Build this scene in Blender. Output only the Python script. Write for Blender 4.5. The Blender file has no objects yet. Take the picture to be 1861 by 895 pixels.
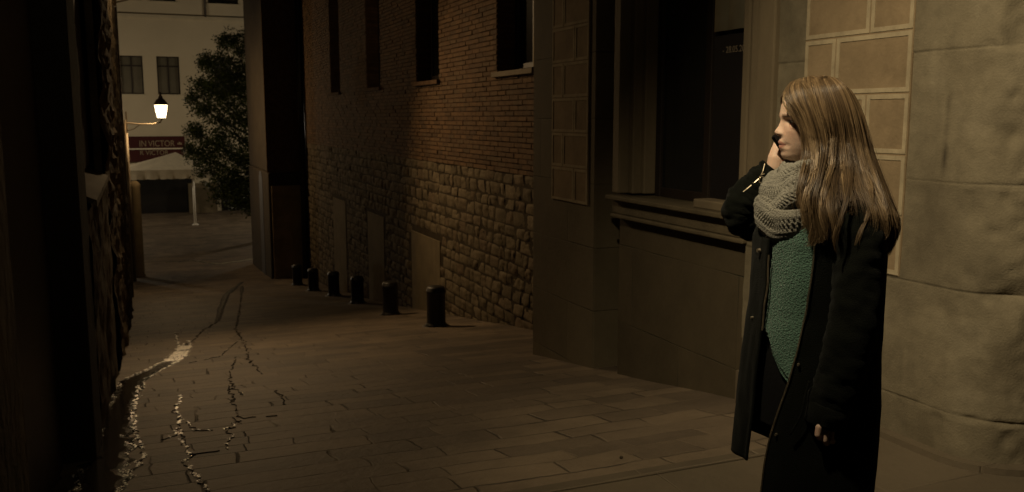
import bpy, bmesh, math, random
from mathutils import Vector, Matrix, noise
R = math.radians
random.seed(7)
S = bpy.context.scene
COL = S.collection
PI = math.pi

# ------------------------------------------------------------------ camera
F, CU, CV = 1640.0, 930.5, 447.5
PITCH, YAW, CH = R(8.1), R(22.45), 1.57
cd = bpy.data.cameras.new('camera'); cam = bpy.data.objects.new('camera', cd); COL.objects.link(cam)
cam.location = (0, 0, CH); cam.rotation_euler = (R(90)-PITCH, 0, -YAW)
cd.sensor_width = 36; cd.lens = F/1861*36; cd.clip_end = 500; cd.clip_start = 0.05
cd.dof.use_dof = True; cd.dof.focus_distance = 2.6; cd.dof.aperture_fstop = 8
S.camera = cam
# ------------------------------------------------------------------ world: night sky
w = bpy.data.worlds.new("World"); S.world = w; w.use_nodes = True
nt = w.node_tree; bg = nt.nodes['Background']
sky = nt.nodes.new('ShaderNodeTexSky'); sky.sky_type = 'NISHITA'; sky.sun_disc = False
sky.sun_elevation = R(-4); sky.sun_rotation = R(200)
mixs = nt.nodes.new('ShaderNodeMix'); mixs.data_type = 'RGBA'; mixs.blend_type = 'MIX'
mixs.inputs[0].default_value = 0.9; mixs.inputs[7].default_value = (0.060, 0.044, 0.024, 1)
nt.links.new(sky.outputs[0], mixs.inputs[6]); nt.links.new(mixs.outputs[2], bg.inputs[0])
bg.inputs[1].default_value = 0.022
S.view_settings.view_transform = 'Standard'; S.view_settings.look = 'None'
S.view_settings.exposure = 0; S.view_settings.gamma = 1
S.render.resolution_x = 1024; S.render.resolution_y = 492

# light levels (watts), tuned here; the lanterns that carry them are built below
WARM = (1.0, 0.67, 0.34); NEARCOL = (1.0, 0.82, 0.53)
P_NEAR, P_MID, P_FAR, P_PLAZA = 1800, 1350, 480, 950

# ------------------------------------------------------------------ pixel rays -> places in the world
cp, sp, cy, sy = math.cos(PITCH), math.sin(PITCH), math.cos(YAW), math.sin(YAW)
def ray(u, v):
    a = (u-CU)/F; b = (CV-v)/F
    hf = cp+b*sp; z = -sp+b*cp
    return Vector((a*cy+hf*sy, hf*cy-a*sy, z))
def at_X(u, v, X):
    d = ray(u, v); return Vector((0, 0, CH))+d*(X/d.x)
def at_Y(u, v, Y):
    d = ray(u, v); return Vector((0, 0, CH))+d*(Y/d.y)
PROF = [(-200, 0), (3.3, 0), (12, -1.33), (18, -2.2), (24, -2.88), (30, -3.27), (34, -3.32), (400, -3.32)]
def gz(Y):
    s = 0
    for k in (-1, -.5, 0, .5, 1):
        y = Y+k*(1.2 if Y > 6 else 0.25)
        for (a, b), (c, d) in zip(PROF, PROF[1:]):
            if a <= y <= c:
                s += b+(d-b)*(y-a)/(c-a); break
    return s/5
def on_ground(u, v):
    d = ray(u, v); t = 1.0
    while t < 90:
        p = Vector((0, 0, CH))+d*t
        if p.z < gz(p.y): break
        t += 0.02
    return p

# ------------------------------------------------------------------ mesh helpers
class MB:
    def __init__(s): s.v = []; s.f = []; s.t = []
    def add(s, vs, fs, tint=None):
        o = len(s.v); s.v += [tuple(p) for p in vs]; s.f += [tuple(i+o for i in f) for f in fs]
        if tint is not None: s.t += [tint]*len(vs)
    def box(s, x0, x1, y0, y1, z0, z1, tint=None):
        s.add([(x0,y0,z0),(x1,y0,z0),(x1,y1,z0),(x0,y1,z0),(x0,y0,z1),(x1,y0,z1),(x1,y1,z1),(x0,y1,z1)],
              [(0,3,2,1),(4,5,6,7),(0,1,5,4),(1,2,6,5),(2,3,7,6),(3,0,4,7)], tint)
    def tube(s, pts, rad, n=12, cap=True, tint=None, flat=None):
        pts = [Vector(p) for p in pts]
        if not hasattr(rad, '__len__'): rad = [rad]*len(pts)
        if cap == 'round':
            d0 = (pts[0]-pts[1]).normalized(); d1 = (pts[-1]-pts[-2]).normalized()
            A = []; RA = []
            for k in (0, 1, 2):
                an = k*PI/6+.12; A.append(pts[0]+d0*rad[0]*math.cos(an)*.95); RA.append(rad[0]*math.sin(an))
            B = []; RB = []
            for k in (2, 1, 0):
                an = k*PI/6+.12; B.append(pts[-1]+d1*rad[-1]*math.cos(an)*.95); RB.append(rad[-1]*math.sin(an))
            pts = A+pts+B; rad = RA+list(rad)+RB
        vs = []; fs = []; up = None; m = len(pts)
        for i, p in enumerate(pts):
            d = (pts[min(i+1, m-1)]-pts[max(i-1, 0)]).normalized()
            if up is None:
                up = Vector((0, 0, 1)) if abs(d.z) < .9 else Vector((0, 1, 0))
            sd = d.cross(up).normalized(); up = sd.cross(d).normalized()
            for k in range(n):
                an = 2*PI*k/n
                q = sd*math.cos(an)*rad[i]+up*math.sin(an)*rad[i]*(flat or 1)
                vs.append(p+q)
        for i in range(m-1):
            for k in range(n):
                fs.append((i*n+k, i*n+(k+1) % n, (i+1)*n+(k+1) % n, (i+1)*n+k))
        if cap:
            fs.append(tuple(range(n-1, -1, -1))); fs.append(tuple((m-1)*n+k for k in range(n)))
        s.add(vs, fs, tint)
    def lathe(s, c, prof, n=24, a0=0):
        vs = []; fs = []
        for r, z in prof:
            for k in range(n):
                an = 2*PI*k/n+a0; vs.append((c[0]+r*math.cos(an), c[1]+r*math.sin(an), c[2]+z))
        m = len(prof)
        for i in range(m-1):
            for k in range(n): fs.append((i*n+k, i*n+(k+1) % n, (i+1)*n+(k+1) % n, (i+1)*n+k))
        fs.append(tuple(range(n-1, -1, -1))); fs.append(tuple((m-1)*n+k for k in range(n)))
        s.add(vs, fs)
    def ell(s, c, r, n=16, m=10):
        vs = []; fs = []
        for i in range(m+1):
            th = PI*i/m
            for k in range(n):
                an = 2*PI*k/n
                vs.append((c[0]+r[0]*math.sin(max(th, .02) if i < m else .02)*math.cos(an), c[1]+r[1]*math.sin(max(th, .02) if i < m else .02)*math.sin(an), c[2]+r[2]*math.cos(th)))
        for i in range(m):
            for k in range(n): fs.append((i*n+k, (i+1)*n+k, (i+1)*n+(k+1) % n, i*n+(k+1) % n))
        fs.append(tuple(range(n))); fs.append(tuple(m*n+k for k in range(n-1, -1, -1)))
        s.add(vs, fs)
    def grid(s, fn, nu, nv, closed=False, tint=None):
        vs = [fn(i/(nu), j/nv) for j in range(nv+1) for i in range(nu+(0 if closed else 1))]
        W_ = nu if closed else nu+1; fs = []
        for j in range(nv):
            for i in range(nu):
                i2 = (i+1) % W_ if closed else i+1
                fs.append((j*W_+i, j*W_+i2, (j+1)*W_+i2, (j+1)*W_+i))
        s.add(vs, fs, tint)
    def build(s, name, mat, parent=None, smooth=False, bevel=0, loc=None):
        me = bpy.data.meshes.new(name)
        L = Vector(loc) if loc is not None else None
        vs = s.v if L is None else [tuple(Vector(p)-L) for p in s.v]
        me.from_pydata(vs, [], s.f); me.update()
        if s.t and len(s.t) == len(vs):
            at = me.attributes.new('tint', 'FLOAT', 'POINT'); at.data.foreach_set('value', s.t)
        me.materials.append(mat)
        if smooth: me.polygons.foreach_set('use_smooth', [True]*len(me.polygons))
        o = bpy.data.objects.new(name, me); COL.objects.link(o)
        if L is not None: o.location = L
        if bevel:
            b = o.modifiers.new('bevel', 'BEVEL'); b.width = bevel; b.segments = 2; b.limit_method = 'ANGLE'; b.angle_limit = R(40)
        if parent is not None:
            o.parent = parent
            if L is None: o.location = -parent.matrix_basis.translation if not parent.rotation_euler.z else o.location
        return o
def fix_normals(o):
    bm = bmesh.new(); bm.from_mesh(o.data); bmesh.ops.recalc_face_normals(bm, faces=bm.faces); bm.to_mesh(o.data); bm.free()
def tag(o, label=None, cat=None, group=None, kind=None):
    if label: o['label'] = label
    if cat: o['category'] = cat
    if group: o['group'] = group
    if kind: o['kind'] = kind
    return o
def empty(name, loc, rz=0):
    o = bpy.data.objects.new(name, None); COL.objects.link(o); o.location = loc; o.rotation_euler = (0, 0, rz)
    o.empty_display_size = .2
    return o
def copy_tree(o, parent=None):
    c = o.copy(); COL.objects.link(c)
    if parent: c.parent = parent
    for ch in [x for x in COL.objects if x.parent == o]: copy_tree(ch, c)
    return c

# ------------------------------------------------------------------ materials
def mat(name, base, rough=.8, spec=.3, var=.25, vscale=3.0, bump=.0, bscale=40., metal=0., fine=None, tint=None, streak=0, dirt=None):
    m = bpy.data.materials.new(name); m.use_nodes = True; t = m.node_tree; N = t.nodes; L = t.links
    p = N['Principled BSDF']; p.inputs['Roughness'].default_value = rough; p.inputs['Metallic'].default_value = metal
    p.inputs['Specular IOR Level'].default_value = spec
    tc = N.new('ShaderNodeTexCoord'); mp = N.new('ShaderNodeMapping'); L.new(tc.outputs['Object'], mp.inputs[0])
    if streak: mp.inputs['Scale'].default_value = (1, 1, 1/streak)
    n1 = N.new('ShaderNodeTexNoise'); n1.inputs['Scale'].default_value = vscale; n1.inputs['Detail'].default_value = 8; n1.inputs['Roughness'].default_value = .65
    L.new(mp.outputs[0], n1.inputs['Vector'])
    r = N.new('ShaderNodeMapRange'); r.inputs[1].default_value = .3; r.inputs[2].default_value = .7
    r.inputs[3].default_value = 1-var; r.inputs[4].default_value = 1+var; L.new(n1.outputs[0], r.inputs[0])
    mu = N.new('ShaderNodeMix'); mu.data_type = 'RGBA'; mu.blend_type = 'MULTIPLY'; mu.inputs[0].default_value = 1
    mu.inputs[6].default_value = (*base, 1); L.new(r.outputs[0], mu.inputs[7])
    out = mu.outputs[2]
    if tint:
        at = N.new('ShaderNodeAttribute'); at.attribute_name = 'tint'
        cr = N.new('ShaderNodeValToRGB'); els = cr.color_ramp.elements
        els[0].color = (*tint[0], 1); els[1].color = (*tint[-1], 1)
        for k in range(1, len(tint)-1):
            e = els.new(k/(len(tint)-1)); e.color = (*tint[k], 1)
        L.new(at.outputs['Fac'], cr.inputs[0]); L.new(cr.outputs[0], mu.inputs[6])
    if dirt:   # (colour, scale, amount)
        n3 = N.new('ShaderNodeTexNoise'); n3.inputs['Scale'].default_value = dirt[1]; n3.inputs['Detail'].default_value = 10; n3.inputs['Roughness'].default_value = .7
        L.new(mp.outputs[0], n3.inputs['Vector'])
        r3 = N.new('ShaderNodeMapRange'); r3.inputs[1].default_value = .48; r3.inputs[2].default_value = .66; r3.inputs[4].default_value = dirt[2]
        L.new(n3.outputs[0], r3.inputs[0])
        m3 = N.new('ShaderNodeMix'); m3.data_type = 'RGBA'; L.new(r3.outputs[0], m3.inputs[0]); L.new(out, m3.inputs[6]); m3.inputs[7].default_value = (*dirt[0], 1)
        out = m3.outputs[2]
    L.new(out, p.inputs['Base Color'])
    if bump:
        n2 = N.new('ShaderNodeTexNoise'); n2.inputs['Scale'].default_value = bscale; n2.inputs['Detail'].default_value = 6
        L.new(tc.outputs['Object'], n2.inputs['Vector'])
        b = N.new('ShaderNodeBump'); b.inputs['Strength'].default_value = min(1, bump); b.inputs['Distance'].default_value = .01*max(1, bump)
        L.new(n2.outputs[0], b.inputs['Height']); L.new(b.outputs[0], p.inputs['Normal'])
    m['p'] = 1
    return m
def nodes_of(m): return m.node_tree.nodes, m.node_tree.links, m.node_tree.nodes['Principled BSDF']

def block_mat(name, base, mortar, bw, bh, msize, var=.3, axis='YZ', wobble=.02, rough=.85, bumpd=.012, jointmask=True, c2=None, spec=.25, noise_bump=.3, nscale=30, pits=0, offset=.5, rand=False):
    """stone blocks: brick pattern over world axes, uneven joints that come and go, mottled faces"""
    m = bpy.data.materials.new(name); m.use_nodes = True; N, L, p = nodes_of(m)
    p.inputs['Roughness'].default_value = rough; p.inputs['Specular IOR Level'].default_value = spec
    g = N.new('ShaderNodeNewGeometry'); sx = N.new('ShaderNodeSeparateXYZ'); L.new(g.outputs['Position'], sx.inputs[0])
    cb = N.new('ShaderNodeCombineXYZ')
    L.new(sx.outputs[axis[0]], cb.inputs[0]); L.new(sx.outputs[axis[1]], cb.inputs[1])
    wn = N.new('ShaderNodeTexNoise'); wn.inputs['Scale'].default_value = 2.2; wn.inputs['Detail'].default_value = 5; L.new(g.outputs['Position'], wn.inputs['Vector'])
    vs = N.new('ShaderNodeVectorMath'); vs.operation = 'SUBTRACT'; L.new(wn.outputs['Color'], vs.inputs[0]); vs.inputs[1].default_value = (.5, .5, .5)
    sc = N.new('ShaderNodeVectorMath'); sc.operation = 'SCALE'; sc.inputs['Scale'].default_value = wobble*4; L.new(vs.outputs[0], sc.inputs[0])
    ad = N.new('ShaderNodeVectorMath'); ad.operation = 'ADD'; L.new(cb.outputs[0], ad.inputs[0]); L.new(sc.outputs[0], ad.inputs[1])
    if rand:      # every course has its own height, its own stone lengths and its own start
        def math_(op, a, b=None, c=None):
            q = N.new('ShaderNodeMath'); q.operation = op
            for k, x in enumerate((a, b, c)):
                if x is None: continue
                if isinstance(x, (int, float)): q.inputs[k].default_value = x
                else: L.new(x, q.inputs[k])
            return q.outputs[0]
        s2 = N.new('ShaderNodeSeparateXYZ'); L.new(ad.outputs[0], s2.inputs[0])
        yw = math_('ADD', s2.outputs[1], math_('MULTIPLY', math_('SINE', math_('MULTIPLY', s2.outputs[1], 4.7)), .045))
        yw = math_('ADD', yw, math_('MULTIPLY', math_('SINE', math_('MULTIPLY', s2.outputs[1], 11.3)), .016))
        row = math_('FLOOR', math_('DIVIDE', yw, bh))
        w1 = N.new('ShaderNodeTexWhiteNoise'); w1.noise_dimensions = '1D'; L.new(row, w1.inputs['W'])
        w2 = N.new('ShaderNodeTexWhiteNoise'); w2.noise_dimensions = '1D'; L.new(math_('ADD', row, 37.3), w2.inputs['W'])
        xw = math_('ADD', math_('MULTIPLY', s2.outputs[0], math_('MULTIPLY_ADD', w2.outputs['Value'], .65, .65)), math_('MULTIPLY', w1.outputs['Value'], 9.0))
        xw = math_('ADD', xw, math_('MULTIPLY', math_('SINE', math_('MULTIPLY', xw, 5.1)), .09))
        cc = N.new('ShaderNodeCombineXYZ'); L.new(xw, cc.inputs[0]); L.new(yw, cc.inputs[1]); ad = cc
        offset = 0
    br = N.new('ShaderNodeTexBrick'); L.new(ad.outputs[0], br.inputs['Vector'])
    br.inputs['Scale'].default_value = 1; br.inputs['Brick Width'].default_value = bw; br.inputs['Row Height'].default_value = bh
    br.inputs['Mortar Size'].default_value = msize; br.inputs['Mortar Smooth'].default_value = 1.0; br.inputs['Bias'].default_value = 0
    br.offset = offset
    b1 = base; b2 = c2 or tuple(x*(1-var) for x in base)
    br.inputs['Color1'].default_value = (*b1, 1); br.inputs['Color2'].default_value = (*b2, 1); br.inputs['Mortar'].default_value = (*b1, 1)
    n = N.new('ShaderNodeTexNoise'); n.inputs['Scale'].default_value = 1.1; n.inputs['Detail'].default_value = 10; n.inputs['Roughness'].default_value = .7; L.new(g.outputs['Position'], n.inputs['Vector'])
    mr = N.new('ShaderNodeMapRange'); mr.inputs[1].default_value = .3; mr.inputs[2].default_value = .7; mr.inputs[3].default_value = 1-var*.9; mr.inputs[4].default_value = 1+var*.8; L.new(n.outputs[0], mr.inputs[0])
    mu = N.new('ShaderNodeMix'); mu.data_type = 'RGBA'; mu.blend_type = 'MULTIPLY'; mu.inputs[0].default_value = 1; L.new(br.outputs['Color'], mu.inputs[6]); L.new(mr.outputs[0], mu.inputs[7])
    # joints, masked
    jm = N.new('ShaderNodeTexNoise'); jm.inputs['Scale'].default_value = 1.7; jm.inputs['Detail'].default_value = 4; L.new(g.outputs['Position'], jm.inputs['Vector'])
    jr = N.new('ShaderNodeMapRange'); jr.inputs[1].default_value = .42; jr.inputs[2].default_value = .6; jr.inputs[3].default_value = .18 if jointmask else 1; L.new(jm.outputs[0], jr.inputs[0])
    jf = N.new('ShaderNodeMath'); jf.operation = 'MULTIPLY'; L.new(br.outputs['Fac'], jf.inputs[0]); L.new(jr.outputs[0], jf.inputs[1])
    mm = N.new('ShaderNodeMix'); mm.data_type = 'RGBA'; L.new(jf.outputs[0], mm.inputs[0]); L.new(mu.outputs[2], mm.inputs[6]); mm.inputs[7].default_value = (*mortar, 1)
    L.new(mm.outputs[2], p.inputs['Base Color'])
    n2 = N.new('ShaderNodeTexNoise'); n2.inputs['Scale'].default_value = nscale; n2.inputs['Detail'].default_value = 8; n2.inputs['Roughness'].default_value = .6; L.new(g.outputs['Position'], n2.inputs['Vector'])
    h = N.new('ShaderNodeMath'); h.operation = 'MULTIPLY_ADD'; L.new(jf.outputs[0], h.inputs[0]); h.inputs[1].default_value = -1
    h2 = N.new('ShaderNodeMath'); h2.operation = 'MULTIPLY'; L.new(n2.outputs[0], h2.inputs[0]); h2.inputs[1].default_value = noise_bump
    L.new(h2.outputs[0], h.inputs[2])
    hout = h.outputs[0]
    if pits:
        vo = N.new('ShaderNodeTexNoise'); vo.inputs['Scale'].default_value = 14; vo.inputs['Detail'].default_value = 3; L.new(g.outputs['Position'], vo.inputs['Vector'])
        pr = N.new('ShaderNodeMapRange'); pr.inputs[1].default_value = .33; pr.inputs[2].default_value = .42; pr.inputs[3].default_value = -pits; pr.inputs[4].default_value = 0; L.new(vo.outputs[0], pr.inputs[0])
        h3 = N.new('ShaderNodeMath'); h3.operation = 'ADD'; L.new(hout, h3.inputs[0]); L.new(pr.outputs[0], h3.inputs[1]); hout = h3.outputs[0]
    bu = N.new('ShaderNodeBump'); bu.inputs['Strength'].default_value = 1; bu.inputs['Distance'].default_value = bumpd
    L.new(hout, bu.inputs['Height']); L.new(bu.outputs[0], p.inputs['Normal'])
    return m

M = {}
M['alley'] = block_mat('alley slabs', (.16, .12, .078), (.022, .017, .011), .48, .235, .0085, .45, 'XY', .03, .68, .016, True, (.085, .064, .044), .3, .45, 20, rand=True)
M['pave'] = block_mat('pavement slabs', (.115, .09, .058), (.14, .11, .074), .9, .55, .010, .25, 'XY', .008, .7, .008, True, (.09, .07, .046), .3, .4, 30, rand=True)
M['ashlar'] = block_mat('ashlar stone', (.112, .089, .053), (.042, .034, .021), 1.15, .52, .006, .28, 'YZ', .004, .88, .005, True, (.095, .075, .045), .2, .45, 34)
M['corner'] = mat('weathered stone', (.235, .195, .125), .9, .2, .16, 14, .35, 110, dirt=((.085, .068, .042), 1.7, .5), tint=[(.045, .036, .024), (.118, .098, .064), (.172, .144, .094), (.22, .188, .13)])
M['baystone'] = block_mat('dirty shaded bay stone', (.068, .052, .030), (.032, .034, .02), 1.3, .6, .005, .3, 'YZ', .004, .9, .005, True, (.055, .043, .025), .15, .5, 30)  # dirt, plus the bay's weaker light worked into a darker base colour
M['ashlar_side'] = block_mat('ashlar stone side', (.15, .12, .075), (.04, .03, .02), 1.15, .52, .006, .4, 'XZ', .004, .9, .014, True, (.14, .11, .07), .2, .8, 18, .8)
M['plinth_stone'] = mat('rubble stone', (.16, .12, .072), .9, .2, .3, 7, .9, 34, tint=[(.075, .058, .034), (.10, .078, .046), (.125, .098, .06), (.09, .064, .038)])
M['mortar'] = mat('mortar', (.038, .029, .018), .95, .1, .3, 8, .5, 50)
M['brick'] = mat('brick', (.2, .1, .05), .9, .2, .25, 7, .6, 60, tint=[(.062, .038, .020), (.088, .050, .024), (.108, .062, .029), (.080, .052, .028)])
M['brickmortar'] = mat('brick mortar', (.075, .045, .026), .95, .1, .3, 8, .4, 60)
M['plaster'] = mat('cream plaster', (.13, .102, .06), .9, .2, .22, 2.2, .25, 30, dirt=((.09, .07, .042), 2.4, .6))
M['endplaster'] = mat('lightened plinth plaster', (.22, .165, .095), .9, .2, .22, 2.2, .25, 30, dirt=((.10, .075, .045), 1.4, .6))  # pale plaster lightened in colour, standing in for light on the panel
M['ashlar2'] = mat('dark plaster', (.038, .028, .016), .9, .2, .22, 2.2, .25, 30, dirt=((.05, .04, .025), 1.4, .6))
M['darkwood'] = mat('dark wood', (.018, .012, .008), .5, .4, .3, 4, .2, 40, streak=6)
M['sgraf'] = mat('ochre render', (.215, .158, .093), .9, .15, .2, 3, .3, 60, dirt=((.13, .095, .055), 4, .5))
M['creamline'] = mat('cream limewash lines', (.31, .255, .165), .9, .15, .22, 6, .2, 60, dirt=((.2, .16, .1), 9, .6))
M['darkmould'] = mat('dark sill stone', (.085, .066, .038), .85, .2, .3, 3, .5, 40, streak=4)  # darker version of the moulding stone
M['moulding'] = mat('stone moulding', (.13, .10, .06), .8, .25, .25, 3, .3, 40, streak=4)
M['leftstone'] = mat('dark rough stone', (.12, .092, .058), .92, .2, .45, 3, 1.2, 14, dirt=((.03, .024, .015), 1.6, .7))
M['leftsmooth'] = mat('dark smooth render', (.07, .055, .035), .92, .2, .4, 1.5, .7, 20, streak=3)  # smooth dark render, streaked vertically
M['leftdark'] = mat('shaded dark stone', (.03, .024, .015), .95, .1, .4, 1.5, .7, 20, streak=3)  # shaded copy of the left render, darkness put into the colour
M['facade'] = mat('pale render', (.50, .43, .30), .9, .15, .07, .5, .1, 20)
M['facade2'] = mat('pale ledge', (.46, .40, .28), .9, .15, .1, 2, .1, 20)
M['glassdark'] = mat('dark glass', (.012, .012, .011), .12, .5, .2, 2)
M['pane'] = mat('window pane with blind', (.075, .068, .045), .3, .5, .15, 3)
M['iron'] = mat('dark iron', (.022, .019, .016), .45, .5, .3, 12, .3, 60, metal=.4)
M['ironrust'] = mat('worn iron', (.05, .038, .026), .55, .5, .4, 9, .4, 50, metal=.3)
M['pipe'] = mat('painted pipe', (.20, .16, .11), .6, .4, .15, 4)
M['red'] = mat('dark red awning', (.05, .011, .009), .75, .2, .15, 3)
M['letter'] = mat('cream lettering', (.27, .21, .13), .7, .2, .05, 3)
M['canvas'] = mat('cream canvas', (.68, .60, .44), .85, .2, .12, 3, .2, 30)
M['white'] = mat('white metal', (.8, .76, .66), .5, .4, .05, 3)
M['curtain'] = mat('pale blind', (.30, .27, .19), .9, .1, .12, 6)
M['bark'] = mat('bark', (.06, .045, .03), .9, .2, .3, 8, .8, 20)
M['leaf'] = mat('foliage', (.05, .07, .02), .55, .35, .3, 2, tint=[(.012, .020, .005), (.028, .044, .009), (.05, .078, .014), (.075, .095, .02)])
M['poster'] = mat('black poster', (.006, .005, .005), .85, .1, .2, 3)
M['posterink'] = mat('faded print', (.11, .085, .055), .6, .3, .3, 20)
def emis(name, col, s, transp=0):
    m = bpy.data.materials.new(name); m.use_nodes = True; N, L, p = nodes_of(m)
    e = N.new('ShaderNodeEmission'); e.inputs[0].default_value = (*col, 1); e.inputs[1].default_value = s
    o = N['Material Output']
    if transp:
        t = N.new('ShaderNodeBsdfTransparent'); mx = N.new('ShaderNodeMixShader'); mx.inputs[0].default_value = 1-transp
        L.new(t.outputs[0], mx.inputs[1]); L.new(e.outputs[0], mx.inputs[2]); L.new(mx.outputs[0], o.inputs[0])
    else: L.new(e.outputs[0], o.inputs[0])
    return m
M['lampglass'] = emis('lit lantern glass', (1, .82, .52), 9, .55)
# wet film: glossy dark water with a broken surface
def water_mat():
    m = bpy.data.materials.new('wet trickle'); m.use_nodes = True; N, L, p = nodes_of(m)
    p.inputs['Base Color'].default_value = (.022, .017, .011, 1); p.inputs['Roughness'].default_value = .10; p.inputs['IOR'].default_value = 1.4
    p.inputs['Specular IOR Level'].default_value = .8
    g = N.new('ShaderNodeNewGeometry'); at = N.new('ShaderNodeAttribute'); at.attribute_name = 'tint'
    n = N.new('ShaderNodeTexNoise'); n.inputs['Scale'].default_value = 55; n.inputs['Detail'].default_value = 4; n.inputs['Roughness'].default_value = .7; L.new(g.outputs['Position'], n.inputs['Vector'])
    b = N.new('ShaderNodeBump'); b.inputs['Strength'].default_value = 1; b.inputs['Distance'].default_value = .03
    mm = N.new('ShaderNodeMath'); mm.operation = 'MULTIPLY_ADD'; mm.inputs[1].default_value = .97; mm.inputs[2].default_value = .03; L.new(at.outputs['Fac'], mm.inputs[0])
    hh = N.new('ShaderNodeMath'); hh.operation = 'MULTIPLY'; L.new(n.outputs[0], hh.inputs[0]); L.new(mm.outputs[0], hh.inputs[1]); L.new(hh.outputs[0], b.inputs['Height']); L.new(b.outputs[0], p.inputs['Normal'])
    return m
M['water'] = water_mat()

# ================================================================== SETTING
# --- alley and plaza as one sheet that follows the slope
xs = [-60, -30, -12, -5] + [-.6+.25*i for i in range(28)] + [8, 14, 30, 60]
ys = [-40, -15, -4, 0, 2, 3] + [3.3+.25*i for i in range(60)] + [18.5+1*i for i in range(20)] + [42, 50, 60, 80, 120, 200]
g = MB()
vs = []; fs = []
for y in ys:
    for x in xs:
        z = gz(y)+(.014*noise.noise((x*.8, y*.8, 0)) if 3.4 < y < 40 and -1 < x < 7 else 0)
        if y < 3.3: z = -.004
        vs.append((x, y, z))
nx = len(xs)
for j in range(len(ys)-1):
    for i in range(nx-1): fs.append((j*nx+i, j*nx+i+1, (j+1)*nx+i+1, (j+1)*nx+i))
g.add(vs, fs)
tag(g.build('ground', M['alley'], smooth=True), 'sloping alley of worn brown stone slabs running down to the plaza', kind='structure')
g = MB(); g.add([(-60, -40, .004), (60, -40, .004), (60, 3.28, .004), (-60, 3.28, .004)], [(0, 1, 2, 3)])
g.box(-60, 60, 3.285, 3.36, -.2, .007)
tag(g.build('pavement', M['pave']), 'level pavement of larger pale slabs at the top of the alley', kind='structure')

# --- water trickle down the left side of the alley
beads = []; rf = random.Random(21)
def strip(mb, pts, wid, seed, lift=.007, rag=1.0, glinty=0):
    P = [on_ground(u, v) for u, v in pts]
    Q = []; W = []
    for i in range(len(P)-1):
        n = max(2, int((P[i+1]-P[i]).length/.022))
        for k in range(n):
            t = k/n; Q.append(P[i].lerp(P[i+1], t)); W.append(wid[i]*(1-t)+wid[i+1]*t)
    Q.append(P[-1]); W.append(wid[-1])
    if len(P) > 3:      # round the bends
        for _ in range(6): Q = [Q[0]]+[(Q[i-1]+Q[i]*2+Q[i+1])/4 for i in range(1, len(Q)-1)]+[Q[-1]]
        if wid[0] > .1:
            for _ in range(60): Q = [Q[0]]+[(Q[i-1]+Q[i]*2+Q[i+1])/4 for i in range(1, len(Q)-1)]+[Q[-1]]
    L_ = []; Rr = []
    for i, q in enumerate(Q):
        d = (Q[min(i+1, len(Q)-1)]-Q[max(0, i-1)]); d.z = 0; d.normalize(); s = Vector((d.y, -d.x, 0))
        thin = 1 if W[i] < .1 else .45; o = s*(.045*noise.noise((i*(.11 if W[i] < .1 else .035), seed, 0))+(.028 if W[i] < .1 else .012)*noise.noise((i*.33, seed, 0))+(.014*noise.noise((i*.9, seed, 0)) if W[i] < .1 else 0))*thin
        sc_ = .34 if W[i] < .1 else 1; a = sc_*W[i]*(.45+(.5 if W[i] < .1 else .16)*noise.noise((i*.10, seed, 3))+(.5*noise.noise((i*.5, seed, 3)) if W[i] < .1 else .14*noise.noise((i*.2, seed, 3)))); b = sc_*W[i]*(.45+(.5 if W[i] < .1 else .16)*noise.noise((i*.10, seed, 9))+(.5*noise.noise((i*.5, seed, 9)) if W[i] < .1 else .14*noise.noise((i*.2, seed, 9))))
        a = max(a, .003); b = max(b, .003)
        for lst, e in ((L_, -a), (Rr, b)):
            p = q+o+s*max(-9, e); p.z = gz(p.y)+lift+.014*noise.noise((p.x*.8, p.y*.8, 0)); lst.append(p)
    n = len(Q); vs = []
    for i in range(n):
        fo = glinty if not hasattr(glinty, '__len__') else glinty[min(len(glinty)-1, int(i/n*len(glinty)))]
        if noise.noise((i*.06, seed, 20)) > -.25 and noise.noise((i*.31, seed, 44)) > (-.5 if fo > 3 else .0):
            for side, e in ((L_[i], 1), (Rr[i], 1)):
                for _ in range(int(fo*5+rf.random())):
                    q = side.lerp(Q[i], min(.5, abs(rf.gauss(0, .010))/max(.001, (side-Q[i]).length)))+Vector((rf.gauss(0, .004), rf.gauss(0, .012), 0))
                    beads.append((q, (.0018+.0058*rf.random()**2)*min(1, .7+fo*.3)))
            if fo > 2:
                for _ in range(int(fo*3)): beads.append((L_[i].lerp(Rr[i], rf.random())+Vector((rf.gauss(0, .02), rf.gauss(0, .06), 0)), rf.uniform(.002, .009)))
        m_ = (L_[i]+Rr[i])/2; g_ = min(.45, .03/max(.001, (Rr[i]-L_[i]).length))
        g2 = min(.49, g_*1.8); c_ = 0 if W[i] > .1 else .9; vs += [L_[i]-Vector((0, 0, .006)), L_[i].lerp(Rr[i], g_), L_[i].lerp(Rr[i], g2), Rr[i].lerp(L_[i], g2), Rr[i].lerp(L_[i], g_), Rr[i]-Vector((0, 0, .006))]; mb.t += [1, .9, c_, c_, .9, 1]
    mb.add(vs, [(i*6+k, (i+1)*6+k, (i+1)*6+k+1, i*6+k+1) for i in range(n-1) for k in range(5) if W[i] > .1 or noise.noise((i*.21, seed, 31)) > -.12])
wm = MB()
strip(wm, [(150, 960), (185, 880), (205, 800), (222, 730), (243, 692), (285, 672), (322, 650), (345, 620)], [.30, .27, .26, .24, .26, .22, .20, .08], 1, glinty=[.8, .8, .7, .7, .6, .6, .8, 2, 6, 6, 2])
strip(wm, [(318, 652), (325, 630), (319, 606)], [.12, .06, .03], 2, glinty=2)
strip(wm, [(345, 625), (365, 605), (395, 585), (402, 560), (412, 535), (440, 513)], [.05, .06, .10, .16, .2, .12], 3)
strip(wm, [(252, 700), (246, 745), (244, 775), (258, 810), (262, 830), (245, 850), (225, 880), (210, 910)], [.05, .03, .035, .04, .05, .05, .05, .05], 4, glinty=.7)
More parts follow.
